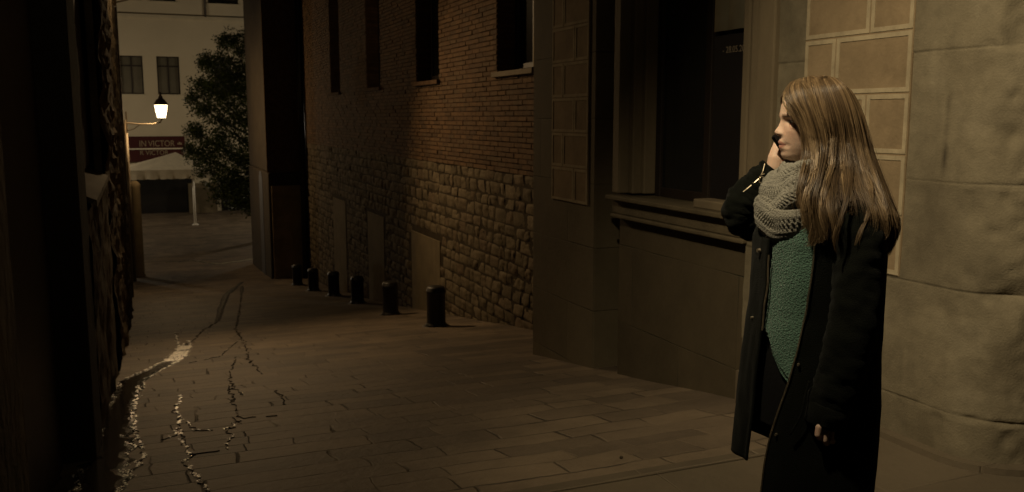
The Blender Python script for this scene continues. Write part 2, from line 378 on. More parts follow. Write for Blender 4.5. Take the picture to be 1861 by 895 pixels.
strip(wm, [(222, 790), (245, 812), (258, 820)], [.03, .03, .03], 14, glinty=.3)
strip(wm, [(332, 718), (320, 745), (326, 768), (316, 795), (300, 800)], [.025, .03, .04, .03, .05], 5, glinty=.9)
strip(wm, [(326, 780), (340, 820), (342, 850), (362, 875), (385, 905)], [.03, .03, .03, .04, .05], 6, glinty=.9)
strip(wm, [(342, 828), (372, 824), (408, 820), (428, 818)], [.015, .015, .012, .01], 7, glinty=.6)
strip(wm, [(338, 770), (355, 784), (400, 783), (425, 778), (440, 766)], [.015, .02, .02, .015, .01], 8, glinty=.5)
strip(wm, [(415, 700), (425, 738), (438, 764), (470, 762), (510, 757)], [.02, .02, .02, .012, .014], 9)
strip(wm, [(432, 620), (400, 648), (345, 660)], [.04, .03, .02], 10, glinty=.1)
strip(wm, [(440, 520), (436, 560), (428, 600), (445, 625), (452, 655), (475, 680)], [.12, .07, .06, .035, .03, .02], 11)
strip(wm, [(430, 650), (415, 690), (440, 720)], [.018, .012, .012], 12)
strip(wm, [(504, 712), (520, 738)], [.015, .012], 13)
strip(wm, [(300, 478), (350, 474), (400, 480), (470, 470)], [.10, .16, .3, .5], 16)
strip(wm, [(330, 512), (370, 514)], [.05, .1], 17)
strip(wm, [(418, 778), (418, 800), (412, 818)], [.015, .015, .015], 18, glinty=.3)
tag(wm.build('water', M['water'], smooth=True), 'wet glistening trickle branching between the slabs along the left wall', kind='structure')

fm = MB()  # pale flat beads added to draw the lamp glints along the wet edges
for q, r_ in beads:
    q.z = gz(q.y)+.008+.014*noise.noise((q.x*.8, q.y*.8, 0)); s_ = r_
    fm.add([q+Vector((s_, 0, 0)), q+Vector((0, s_, 0)), q-Vector((s_, 0, 0)), q-Vector((0, s_, 0)), q+Vector((0, 0, s_*.4))], [(0, 1, 4), (1, 2, 4), (2, 3, 4), (3, 0, 4)])
M['glints'] = mat('wet foam', (.92, .88, .80), .25, .8, .1, 40)
tag(fm.build('glints', M['glints'], smooth=True), 'pale beads standing in for glints along the edges of the trickle', kind='stuff')

# ================================================================== STONE BUILDING, right foreground
XF = 3.37
sb = empty('stone_building', (XF, 5, 0))
tag(sb, 'tall ashlar stone building with ochre painted blocks and a dark window on the right', 'building')
H = 10
m = MB()
m.box(XF, 4.6, 6.42, 7.65, -1.6, H)               # far pilaster
m.box(3.78, 4.6, 6.06, 6.42, -1.6, H)             # narrow dark slot beside it
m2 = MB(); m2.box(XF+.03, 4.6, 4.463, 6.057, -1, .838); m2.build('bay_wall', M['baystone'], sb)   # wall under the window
m.box(XF, 4.6, 4.46, 6.06, 4.0, H)                # wall above the window
m.box(4.2, 4.6, 4.46, 6.06, .84, 4.0)
m.box(XF+.02, 4.6, 3.1, 4.46, -1, H)                 # near pier
m.build('wall', M['ashlar'], sb, bevel=.012)
# rounded corner and side wall
prof = [(XF, 4.46-.025*k) for k in range(60)]; KC = len(prof)
for k in range(25):
    a = k/24*PI/2; prof.append((3.67-.30*math.cos(a), 2.96-.30*math.sin(a)))
prof += [(3.70+.03*k, 2.66) for k in range(34)]+[(5, 2.66), (8, 2.66), (12, 2.66), (18, 2.66)]
ZJ = (.23, .80, 1.28, 1.87, 2.5, 3.1)
zz = sorted(set(round(z, 4) for z in [-.05+.022*i for i in range(140)]+[3.05+.05*i for i in range(38)]+[zj+.005*k for zj in ZJ[:5] for k in range(-7, 8)]))+[5, 6, 8, 10]
def corner_pt(i, z):
    x, y = prof[i]; ic = (i-KC)/2; amt = .0045+.026*min(1, max(0, (ic-3)/7))
    d = amt*(noise.noise((x*3, y*3, z*2.3))+.7*noise.noise((x*9, y*9, z*8))+.5*noise.noise((x*22, y*22, z*20)))
    rg = min(1, max(.16, ic/7))*(.45+.9*abs(noise.noise((x*2.5, y*2.5, 7))))
    for zj in (.23, .80, 1.28, 1.87, 2.5, 3.1):
        d -= .004*math.exp(-((z-zj-.012*noise.noise((x*3, y*3, zj)))/.0065)**2)*(.3+rg)+.012*math.exp(-((z-zj-.012*noise.noise((x*3, y*3, zj)))/.02)**2)*rg*max(0, ic/8)
        if z > zj: d += .004*math.exp(-(z-zj)/.2)
    d -= .020*max(0, noise.noise((x*7+9, y*7, z*7))-.22)*4*min(1, max(.06, (ic+2)/9))
    d -= .010*max(0, noise.noise((x*19+9, y*19, z*19))-.25)*4*min(1, max(.1, (ic+3)/9))
    kq = min(max(ic, 0), 12)
    nx_, ny_ = (-math.cos(kq/12*PI/2), -math.sin(kq/12*PI/2))
    return (x+nx_*d, y+ny_*d, z)
m = MB(); vs = []; fs = []
def corner_tint(i, z):
    x, y = prof[i]; t = .55+.30*noise.noise((x*1.3+3, y*1.3, z*1.1))+.18*noise.noise((x*5, y*5, z*4))
    for k, zj in enumerate((.23, .80, 1.28, 1.87, 2.5, 3.1)):
        e = math.exp(-((z-zj-.012*noise.noise((x*3, y*3, zj)))/.006)**2)
        t += e*(.12 if noise.noise((y*2+x, zj*5, 3)) > .05 else -.16)
        if zj-.6 < z < zj: t += .10*math.sin(k*2.3)
    if i <= KC:      # dark run-down stains and scuffs
        t -= .55*math.exp(-((y-3.035-.012*noise.noise((z*5, 1, 1)))/.0045)**2)*(1 if 1.30 < z < 1.70 else 0)*max(0, min(1, .6+1.5*noise.noise((z*9, 2, 2))))
        t -= .55*math.exp(-((y-3.075-.02*noise.noise((z*6, 5, 1)))/.006)**2)*(1 if 1.52 < z < 1.70 else 0)
        t -= .30*math.exp(-((y-3.3)/.12)**2-((z-.38)/.10)**2)*(.6+noise.noise((y*30, z*3, 1)))
    return max(0, min(1, t))
ct = []
for z in zz:
    for i in range(len(prof)): vs.append(corner_pt(i, z)); ct.append(corner_tint(i, z))
n = len(prof)
for j in range(len(zz)-1):
    for i in range(n-1): fs.append((j*n+i, j*n+i+1, (j+1)*n+i+1, (j+1)*n+i))
m.add(vs, fs); m.t = ct
m.build('corner_wall', M['corner'], sb, smooth=True)
m = MB()      # low projecting foot of the pier and corner
pp = [(XF-.05, 4.44), (XF-.05, 2.96)]+[(3.67-.35*math.cos(k/10*PI/2), 2.96-.35*math.sin(k/10*PI/2)) for k in range(1, 11)]+[(14, 2.61)]
for (x0, y0), (x1, y1) in zip(pp, pp[1:]):
    m.add([(x0, y0, -.3), (x1, y1, -.3), (x1, y1, .035), (x0, y0, .035), (x0+.3, y0+.05, .05), (x1+.3, y1+.05, .05)], [(0, 1, 2, 3), (3, 2, 5, 4)])
m.build('footing', M['pave'], sb, smooth=False)
# mouldings round the window
m = MB()
m.box(XF-.02, XF+.10, 6.00, 6.10, 1.0, 4.0); m.box(XF+.06, XF+.16, 5.93, 6.00, 1.0, 4.0); m.box(XF+.13, XF+.5, 5.88, 5.96, 1.0, 4.0)
m.box(XF-.035, XF+.08, 4.22, 4.37, .84, 4.2); m.box(XF-.015, XF+.12, 4.37, 4.45, .84, 4.2); m.box(XF+.03, XF+.16, 4.45, 4.52, .98, 4.0); m.box(XF+.02, XF+.3, 4.52, 4.58, .98, 4.0)
m.build('architrave', M['moulding'], sb, bevel=.01)
m = MB()      # sill: lip, fascia, bed mould
m.box(XF-.07, XF+.45, 4.40, 6.12, .952, .985); m.box(XF-.015, XF+.3, 4.42, 6.10, .845, .95); m.box(XF-.04, XF+.3, 4.44, 6.09, .815, .843)
win = empty('window', (XF+.2, 5.2, 1)); win.parent = sb; win.location = (.2, .2, 1)
def build_in(mb, name, mt, parent, off, **k):       # child with world-space vertices under a nested parent whose world origin is `off`
    o = mb.build(name, mt, None, **k); o.parent = parent; o.location = -Vector(off); return o
W0 = (XF+.2, 5.2, 1)
build_in(m, 'sill', M['darkmould'], win, W0, bevel=.008)
m = MB()
for y in (4.6, 5.22, 5.84): m.box(XF+.22, XF+.28, y-.035, y+.035, .985, 3.98)
for z in (1.02, 2.95): m.box(XF+.225, XF+.275, 4.6, 5.84, z-.035, z+.035)
build_in(m, 'frame', M['darkwood'], win, W0, bevel=.005)
m = MB(); m.box(XF+.245, XF+.255, 4.6, 5.84, .99, 3.98); build_in(m, 'pane', M['glassdark'], win, W0)
m = MB()
def curt(i, j): return (XF+.215-.01*abs(math.sin(i*9)), 4.64+i*.50, 2.13+j*1.8)
m.grid(curt, 30, 2); o = build_in(m, 'blind', M['curtain'], win, W0, smooth=True); sol = o.modifiers.new('s', 'SOLIDIFY'); sol.thickness = .006
# ochre blocks outlined with cream lines
def painted(y0, y1, z0, z1, name):
    h = .292; rows = int((z1-z0)/h); X = XF-.012
    base = MB(); base.box(XF-.008, XF+.01, y0, y1, z0, z1)
    o = base.build(name, M['sgraf'], sb)
    ln = MB()
    lw = .022
    def bar(a, b, c, d):
        ln.box(XF-.012, XF-.005, min(a, b), max(a, b), c, d)
    k = 0; z = z0
    while z < z1:
        zt = min(z+h, z1); W = y1-y0
        split = y1-W*(.32 if k % 2 else .63)
        for (a, b) in ((y0, split), (split, y1)):
            a += .005; b -= .005; c = z+.005; d = zt-.005
            bar(a, b, c, c+lw); bar(a, b, d-lw, d); bar(a, a+lw, c+lw, d-lw); bar(b-lw, b, c+lw, d-lw)
        z = zt; k += 1
    q = ln.build('cream_outline', M['creamline'], None); q.parent = o; q.location = (0, 0, 0)
    return o
painted(3.25, 3.99, .81, 6.1, 'painted_blocks')
painted(6.53, 7.22, .86, 6.1, 'painted_blocks')
# poster on the window
m = MB(); m.box(XF+.195, XF+.203, 4.64, 5.12, 1.03, 2.10)
po = m.build('poster', M['poster'], None, loc=(XF+.2, 4.88, 1.03)); tag(po, 'black poster with a faint printed date line, standing behind the window sill', 'poster')
def text_mesh(body, size, mt, name, parent, loc, rot, ext=.002, sx=1):
    cu = bpy.data.curves.new(name, 'FONT'); cu.body = body; cu.size = size; cu.extrude = ext; cu.align_x = 'CENTER'
    t = bpy.data.objects.new(name, cu); COL.objects.link(t)
    dg = bpy.context.evaluated_depsgraph_get(); me = bpy.data.meshes.new_from_object(t.evaluated_get(dg))
    bpy.data.objects.remove(t); me.materials.clear(); me.materials.append(mt)
    o = bpy.data.objects.new(name, me); COL.objects.link(o); o.parent = parent; o.location = loc; o.rotation_euler = rot; o.scale = (sx, 1, 1)
    return o
text_mesh('- 28.05.2016', .058, M['posterink'], 'lettering', po, (-.0065, .0, .955), (R(90), 0, R(-90)), .001)
# stone block on the sill
m = MB(); m.box(XF-.02, XF+.12, 4.62, 5.0, .985, 1.045)
tag(m.build('stone_block', M['moulding'], None, bevel=.01, loc=(XF, 4.8, .985)), 'small pale stone block lying on the window sill under the poster', 'stone block')

# ================================================================== BRICK BUILDING
XB = 4.4; ZT = .87
bb = empty('brick_building', (XB, 15, -1.7))
tag(bb, 'long brick building above a rubble stone base with tall narrow windows', 'building')
BO = Vector((XB, 15, -1.7))
wins = [(9.96, 11.17), (13.62, 14.85), (17.27, 18.4), (21.0, 22.1)]
wz0, wz1 = 2.14, 5.2
m = MB()
y = 7.66
for a, b in wins+[(26.5, 26.5)]:
    m.box(XB+.012, XB+.5, y, a, ZT-.01, H)
    if b > a: m.box(XB+.012, XB+.5, a, b, ZT-.01, wz0); m.box(XB+.012, XB+.5, a, b, wz1, H)
    y = b
m.box(XB+.45, XB+.9, 7.66, 27, -4, H)
m.build('wall', M['brickmortar'], bb)
m = MB(); z = ZT; row = 0
while z < 6.2:
    y = 7.70-(.14 if row % 2 else 0)
    while y < 26.4:
        L_ = .275
        if any(a < y+L_ and b > y for a, b in wins) and wz0-.02 < z+.05 < wz1:
            for a, b in wins:       # clip against the opening
                if a < y+L_ and b > y:
                    if y < a-.03: m.box(XB-.004+random.uniform(-.005, .005), XB+.02, y, a-.004, z, z+.05, random.random())
                    if y+L_ > b+.03: m.box(XB-.004+random.uniform(-.005, .005), XB+.02, b+.004, y+L_, z, z+.05, random.random())
        else:
            m.box(XB-.004+random.uniform(-.006, .006), XB+.02, y, y+L_-.012, z+random.uniform(-.002, .002), z+.05+random.uniform(-.002, .002), random.random())
        y += L_
    z += .066; row += 1
# brick jambs inside the window openings
for a, b in wins:
    z = wz0
    while z < wz1:
        m.box(XB+.024, XB+.3, b-.008, b+.02, z, z+.05, random.random())
        z += .066
m.build('brickwork', M['brick'], bb)
# rubble base
panels = [(13.68, 15.36, -9, -.40), (17.26, 18.66, -9, -.38), (20.8, 22.3, -9, -.37)]
m = MB()
m.box(XB+.02, XB+.45, 7.66, 27, -4.2, ZT-.02, .0)
mo = m.build('mortar_bed', M['mortar'], bb)
m = MB(); z = ZT
rr = random.Random(3)
while z > -3.4:
    h = rr.uniform(.14, .20); y = 7.66+rr.uniform(0, .2)
    while y < 26.6:
        L_ = rr.uniform(.14, .40); z0 = z-h
        inpanel = any(a < y+L_*.7 and b > y+L_*.3 and z0 < c for a, b, _, c in panels)
        if z > gz(y)-.3 and not inpanel:
            ya, yb, za, zb = y+.008, y+L_-.008, z0+.007, z-.007
            bul = rr.uniform(.010, .024); sd = rr.random()*50; N_ = 6; tn = rr.random()
            jit = [rr.uniform(-.02, .02) for _ in range(4)]
            vs = []
            for j in range(N_+1):
                for i in range(N_+1):
                    u_, v_ = i/N_, j/N_
                    yy = ya+(yb-ya)*u_+jit[0]*v_*(1-u_)+jit[1]*(1-v_)*u_; z_ = za+(zb-za)*v_+jit[2]*.6*u_+jit[3]*.3*(1-u_)
                    e = min(1, 3.2*min(u_, 1-u_, v_, 1-v_)+.0)
                    e = min(1, 7*min(u_, 1-u_, v_, 1-v_)); d = bul*(e**.5)*(.8+.9*noise.noise((yy*8, z_*8, sd)))+.018*noise.noise((yy*22, z_*22, sd))*e+.02*(u_-.5)*math.sin(sd)+.02*(v_-.5)*math.cos(sd*3)
                    vs.append((XB+.02-d, yy, z_))
            m.add(vs, [(j*(N_+1)+i+1, j*(N_+1)+i, (j+1)*(N_+1)+i, (j+1)*(N_+1)+i+1) for j in range(N_) for i in range(N_)], tn)
        y += L_
    z -= h
m.build('rubble_base', M['plinth_stone'], bb, smooth=True)
for a, b, c, d in panels:
    m = MB(); m.box(XB+.005, XB+.3, a+.02, b-.02, gz(a)-.6, d)
    m.build('plaster_panel', M['plaster'], bb, bevel=.01)
for k, (a, b) in enumerate(wins):
    f = MB(); f.box(XB+.25, XB+.31, a+.002, a+.07, wz0+.06, wz1-.002); f.box(XB+.25, XB+.31, b-.09, b-.03, wz0+.06, wz1-.002); f.box(XB+.25, XB+.31, a+.07, b-.09, wz0+.06, wz0+.12)
    f.box(XB+.26, XB+.30, (a+b)/2-.03, (a+b)/2+.03, wz0+.12, wz1-.01)
    f.box(XB+.26, XB+.30, a+.07, (a+b)/2-.03, 3.6, 3.66)
    wf = f.build('window', M['darkwood'], bb)
    gl = MB(); gl.box(XB+.278, XB+.284, a+.07, b-.09, wz0+.12, wz1-.01)
    q = gl.build('pane', M['glassdark'], None); q.parent = wf
    si = MB(); si.box(XB-.06, XB+.42, a-.06, b+.06, wz0-.05, wz0+.015)
    q = si.build('sill', M['moulding'] if k == 0 else M['brickmortar'], None, bevel=.006); q.parent = wf
    if k == 0:    # pale painted quoins on the near jamb of this window
        qq = MB()
        for z0, z1 in ((2.17, 2.52), (2.98, 5.1)): qq.box(XB-.008, XB+.24, a-.16, a+.012, z0, z1)
        q = qq.build('painted_jamb', M['creamline'], None); q.parent = wf
        qq = MB(); qq.box(XB-.006, XB+.24, a-.15, a+.010, 2.525, 2.975)
        q = qq.build('grey_jamb', M['plaster'], None); q.parent = wf
# projecting end block
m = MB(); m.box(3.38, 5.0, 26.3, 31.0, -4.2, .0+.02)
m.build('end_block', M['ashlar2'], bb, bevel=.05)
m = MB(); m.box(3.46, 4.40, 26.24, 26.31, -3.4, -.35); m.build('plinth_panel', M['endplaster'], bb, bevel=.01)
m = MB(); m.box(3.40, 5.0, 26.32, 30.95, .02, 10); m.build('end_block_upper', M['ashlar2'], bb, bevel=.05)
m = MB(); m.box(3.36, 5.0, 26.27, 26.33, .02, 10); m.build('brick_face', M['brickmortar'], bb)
# arched niche (no recess cut: a flat dark slab stands in for its shade)
m = MB(); arc = [(27.55, -4.0), (28.35, -4.0)]+[(27.95+.4*math.cos(a), -.4+.4*math.sin(a)) for a in [i*PI/10 for i in range(11)]]
n = len(arc); m.add([(3.37, y, z) for y, z in arc]+[(3.5, y, z) for y, z in arc], [tuple(range(n))]+[(i, (i+1) % n, n+(i+1) % n, n+i) for i in range(n)])
m.build('dark_niche', M['darkwood'], bb)
# downpipe in the angle
m = MB(); m.tube([(XB-.1, 25.9, -3.1), (XB-.1, 25.9, 8)], .09, 12)
dp = m.build('drainpipe', M['iron'], None, smooth=True, loc=(XB-.1, 25.9, -3)); tag(dp, 'dark drainpipe in the corner where the brick wall meets the projecting plaster block', 'drainpipe')

# ================================================================== LEFT BUILDING
lb = empty('left_building', (-.3, 8, -1)); tag(lb, 'dark stone building close on the left with rough pier and window slot', 'building')
def rough_wall(mb, y0, y1, z0, z1, X, amp, sc, dy=.09, dz=.09):
    ny = max(2, int((y1-y0)/dy)); nz = max(2, int((z1-z0)/dz))
    mb.grid(lambda i, j: (X+amp*(noise.noise(((y0+(y1-y0)*i)*sc, (z0+(z1-z0)*j)*sc*1.3, 1))+.5*noise.noise(((y0+(y1-y0)*i)*sc*3, (z0+(z1-z0)*j)*sc*3, 5))), y0+(y1-y0)*i, z0+(z1-z0)*j), ny, nz)
m = MB(); rough_wall(m, -6, 2.85, -.1, 7, -.34, .01, 1.5, .15, .15); m.build('near_wall', M['leftstone'], lb, smooth=True)
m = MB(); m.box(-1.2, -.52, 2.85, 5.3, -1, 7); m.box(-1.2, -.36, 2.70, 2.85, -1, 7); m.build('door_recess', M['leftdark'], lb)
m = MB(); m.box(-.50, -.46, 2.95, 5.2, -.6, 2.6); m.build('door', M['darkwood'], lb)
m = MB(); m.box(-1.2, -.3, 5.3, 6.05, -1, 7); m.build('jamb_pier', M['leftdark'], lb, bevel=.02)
m = MB(); rough_wall(m, 6.05, 9.85, -1.6, 1.0, -.3, .03, 2.5); m.box(-1.2, -.42, 6.05, 9.85, -1.6, .9); m.box(-1.2, -.5, 6.05, 9.85, .98, 7); m.build('parapet', M['leftstone'], lb, smooth=False)
m = MB(); m.add([(-.28, 6.9, .95), (-.28, 9.84, .95), (-.28, 9.84, 1.0), (-.28, 6.9, 1.0), (-.5, 6.9, 1.10), (-.5, 9.84, 1.10)], [(0, 1, 2, 3), (3, 2, 5, 4), (0, 3, 4)])
m.build('sloping_sill', M['plaster'], lb)
m = MB(); m.box(-.49, -.44, 6.1, 9.8, 1.12, 6.8); m.build('shade_panel', M['darkwood'], lb)  # dark panel added for the unlit blackness of the window slot
m = MB(); rough_wall(m, 9.85, 20.4, -3.2, 7, -.29, .075, 2.6, .08, .07); m.box(-1.2, -.4, 9.85, 20.4, -3.2, 7)
m.box(-1.2, -.33, 9.85, 9.9, -2, 7)
m.build('rough_pier', M['leftstone'], lb)
m = MB(); m.box(-1.2, -.34, 20.4, 28.4, -4, 7); m.build('far_wall', M['leftsmooth'], lb, bevel=.01)
m = MB(); m.box(-1.2, -.27, 24.0, 24.3, -4, 7); m.box(-1.2, -.27, 20.4, 20.55, -4, 7); m.build('corner_strip', M['moulding'], lb, bevel=.01)
m = MB(); m.box(-8, -1.2, -6, 28.4, -4, 7); m.build('inner_mass', M['leftsmooth'], lb)
m = MB(); m.tube([(-.27, 28.1, -3.2), (-.27, 28.1, 1.5)], .05, 10); dp = m.build('drainpipe', M['pipe'], None, smooth=True, loc=(-.27, 28.1, -3.2))
tag(dp, 'thin pale pipe up the left building corner just below the wall lantern', 'drainpipe')
m = MB(); m.lathe((-.13, 29.2, -3.27), [(.17, 0), (.17, .12), (.145, .16), (.145, 2.75), (.16, 2.8), (.15, 2.88), (.08, 2.96), (.01, 2.98)], 20)
tag(m.build('stone_post', M['plaster'], None, smooth=True, loc=(-.13, 29.2, -3.27)), 'round topped pale stone post at the foot of the alley on the left', 'post')

# ================================================================== LANTERNS
def wall_lantern(loc, side=1):
    """bracket on a wall, lantern standing on the arm's end; side +1 reaches towards +X"""
    r = empty('wall_lantern', loc)
    a = MB(); a.box(-.02, .02, -.06, .06, -.28, .32); a.tube([(0, 0, 0), (.35, 0, -.03), (.7, 0, -.03), (.89, 0, .02), (.93, 0, .10)], [.022, .02, .02, .02, .022], 10)
    a.tube([(0, 0, -.22), (.18, 0, -.17), (.34, 0, -.05)], .012, 8)
    br = a.build('bracket', M['pipe'], None, smooth=False); br.parent = r
    b = MB(); b.lathe((.93, 0, .10), [(.03, 0), (.06, .02), (.10, .03), (.10, .045)], 12)
    for k in range(6):
        an = k*PI/3; b.tube([(.93+.11*math.cos(an), .11*math.sin(an), .13), (.93+.178*math.cos(an), .178*math.sin(an), .50)], .007, 6)
    q = b.build('frame', M['iron'], None); q.parent = r
    gl = MB(); gl.lathe((.93, 0, .145), [(.105, 0), (.172, .36)], 6); q = gl.build('glass', M['lampglass'], None); q.parent = r
    cpm = MB(); cpm.lathe((.93, 0, .505), [(.198, 0), (.198, .02), (.125, .14), (.065, .19), (.06, .23), (.038, .26), (.025, .31), (.03, .33), (.01, .37)], 12)
    q = cpm.build('cap', M['ironrust'], None); q.parent = r
    return r
def lamp_light(parent, power, col=WARM, off=(.93, 0, .33), spot=None, rad=.07):
    l = bpy.data.lights.new('lantern_light', 'SPOT' if spot else 'POINT'); l.energy = power; l.color = col; l.shadow_soft_size = rad
    o = bpy.data.objects.new('lantern_light', l); COL.objects.link(o); o.parent = parent; o.location = off
    if spot:
        l.spot_size = R(spot[1]); l.spot_blend = spot[2]
        p = Vector(parent.location)+Vector(off); o.rotation_euler = (Vector(spot[0])-p).to_track_quat('-Z', 'Y').to_euler()
    return o
GL = 'wall lanterns along the alley'
L0 = wall_lantern(at_X(246, 224, -.24)); L0.location = (-.24, 27.9, at_Y(246, 224, 27.9).z)
tag(L0, 'lit wall lantern on a pale bracket, glowing at the far end of the alley', 'street lamp', GL)
lamp_light(L0, P_FAR)
L1 = copy_tree(L0)
for ch in [x for x in COL.objects if x.parent == L1 and x.type == 'LIGHT']: bpy.data.objects.remove(ch)
L1.location = (-.2, 15.6, 3.55); L1['label'] = 'wall lantern high on the left wall lighting the brick wall'
lamp_light(L1, P_MID, spot=((3.7, 10.6, -1.0), 96, .9)); lamp_light(L1, P_MID*.055)
L2 = copy_tree(L1)
for ch in [x for x in COL.objects if x.parent == L2 and x.type == 'LIGHT']: bpy.data.objects.remove(ch)
L2.location = (-1.06, 1.45, 4.05); L2['label'] = 'wall lantern above the pavement lighting the woman'
lamp_light(L2, P_NEAR, NEARCOL, spot=((3.1, 3.05, .8), 61, 1.0)); lamp_light(L2, P_NEAR*.012, NEARCOL)
# plaza lamp on a post, behind the left building
pl = empty('street_lamp', (-5.5, 43, gz(43))); tag(pl, 'tall post lantern on the plaza behind the left building', 'street lamp', 'post lanterns on the plaza')
m = MB(); m.lathe((0, 0, 0), [(.16, 0), (.16, .3), (.08, .4), (.06, 4.0), (.1, 4.05)], 14); q = m.build('pole', M['iron'], None, smooth=True); q.parent = pl
m = MB(); m.lathe((0, 0, 4.05), [(.12, 0), (.22, .5)], 6); q = m.build('glass', M['lampglass'], None); q.parent = pl
m = MB(); m.lathe((0, 0, 4.56), [(.25, 0), (.1, .25), (.02, .4)], 12); q = m.build('cap', M['iron'], None); q.parent = pl
lamp_light(pl, P_PLAZA, (1, .83, .6), (0, 0, 4.3))
pl2 = copy_tree(pl); pl2.location = (9.5, 42.5, gz(43)); pl2['label'] = 'tall post lantern on the plaza behind the brick building'

# ================================================================== FAR BUILDING
YF = 50
fb = empty('plaza_building', (0, YF, gz(YF))); tag(fb, 'pale rendered building with dark windows across the plaza', 'building')
def FX(u, v=200): return at_Y(u, v, YF).x
def FZ(u, v): return at_Y(u, v, YF).z
wl = []
zt, zb = FZ(310, 103), FZ(310, 172)
for u0, u1 in ((222, 264), (289, 330), (392, 424)): wl.append((FX(u0), FX(u1), zb, zt))
zt2 = FZ(310, 3)
for u0, u1 in ((222, 264), (283, 329), (387, 441)): wl.append((FX(u0), FX(u1), zt2, zt2+2.2))
gz50 = gz(50)
X0, X1 = -14, 14
m = MB()
# wall pieces between the openings, row by row
xsn = sorted(set([X0, X1]+[w_[0] for w_ in wl]+[w_[1] for w_ in wl]))
bands = [(gz50-.3, zb, []), (zb, zt, wl[:3]), (zt, zt2, []), (zt2, zt2+2.2, wl[3:]), (zt2+2.2, 11, [])]
for z0, z1, ops in bands:
    x = X0
    for a, b, _, _ in ops+[(X1, X1, 0, 0)]:
        m.box(x, a, YF, YF+.4, z0, z1); x = b
m.build('wall', M['facade'], fb)
m = MB(); zl = FZ(300, 30); m.box(X0, X1, YF-.10, YF+.01, zl-.09, zl+.06); m.box(X0, X1, YF-.04, YF+.01, zl-.15, zl-.09)
m.build('ledge', M['facade2'], fb)
for (a, b, c, d) in wl:
    f = MB(); f.box(a, b, YF+.22, YF+.25, c, d); q0 = f.build('window', M['pane'], fb)
    f = MB(); 
    for x in (a+.03, (a+b)/2, b-.03): f.box(x-.035, x+.035, YF+.16, YF+.215, c, d)
    for z in (c+.03, c+(d-c)*.74, d-.03): f.box(a+.065, b-.065, YF+.17, YF+.21, z-.035, z+.035)
    q = f.build('frame', M['darkwood'], None); q.parent = q0
    f = MB(); f.box(a-.06, b+.06, YF-.05, YF+.16, c-.06, c); q = f.build('sill', M['facade2'], None); q.parent = q0
# shop front openings, dark, under the awning
m = MB(); m.box(FX(225), FX(344), YF-.03, YF+.2, gz50, FZ(300, 318)); m.build('shop_front', M['glassdark'], fb)
m = MB(); m.box(FX(395), FX(450), YF-.03, YF+.2, gz50, FZ(300, 330)); m.build('shop_door', M['glassdark'], fb)
m = MB(); m.tube([(FX(381), YF-.08, FZ(381, 32)), (FX(381), YF-.08, 9)], .06, 8)
m.build('downpipe', M['ironrust'], fb, smooth=True)
# name board
sg = empty('shop_sign', (FX(290), YF-.12, FZ(290, 262))); tag(sg, 'dark red shop board with cream capital letters above the canopy', 'sign')
sw = FX(336)-FX(215); sh = FZ(290, 247)-FZ(290, 275)
m = MB(); m.box(-sw/2-.45, sw/2-.45+.0, -.06, .1, -sh/2, sh/2); q = m.build('board', M['red'], None); q.parent = sg
cx_sign = 0
px_m = (FX(336)-FX(248))/88
for wd, u_ in (('IN', 256), ('VICTOR', 290)):
    text_mesh(wd, .44, M['letter'], 'lettering', sg, (FX(u_)-FX(290), -.065, -.12), (R(90), 0, 0), .004, .80)
m = MB()
def crown(c, s):
    pts = [(-.5, -.3), (.5, -.3), (.62, .25), (.3, 0), (0, .5), (-.3, 0), (-.62, .25)]
    vs = [(c[0]+x*s, c[1], c[2]+z*s) for x, z in pts]+[(c[0]+x*s, c[1]-.008, c[2]+z*s) for x, z in pts]
    n = 7; m.add(vs, [tuple(range(n)), tuple(range(2*n-1, n-1, -1))]+[(i, (i+1) % n, n+(i+1) % n, n+i) for i in range(n)])
crown((FX(323)-FX(290), -.062, .02), .2); q = m.build('emblem', M['letter'], None); q.parent = sg
va = empty('shop_awning', (FX(290), YF-.3, FZ(290, 283))); tag(va, 'red fabric valance with smaller cream letters hanging below the shop board', 'awning')
m = MB(); ww = FX(329)-FX(290); hz = (FZ(290, 279)-FZ(290, 300))
m.add([(-sw*.62, 0, -hz/2), (ww, 0, -hz/2), (ww, 0, hz/2), (-sw*.62, 0, hz/2), (ww, .25, hz/2+.02), (-sw*.62, .25, hz/2+.02)], [(0, 1, 2, 3), (3, 2, 4, 5)])
q = m.build('fabric', M['red'], None); q.parent = va; s_ = q.modifiers.new('s', 'SOLIDIFY'); s_.thickness = .02
m = MB(); m.box(-sw*.62, ww+.02, -.03, .26, hz/2+.03, hz/2+.09); q = m.build('rail', M['canvas'], None); q.parent = va
for wd, u_ in (('R', 253), ('VICTOR', 281)):
    text_mesh(wd, .33, M['letter'], 'lettering', va, (FX(u_)-FX(290), -.022, .05), (R(90), 0, 0), .004, .92)

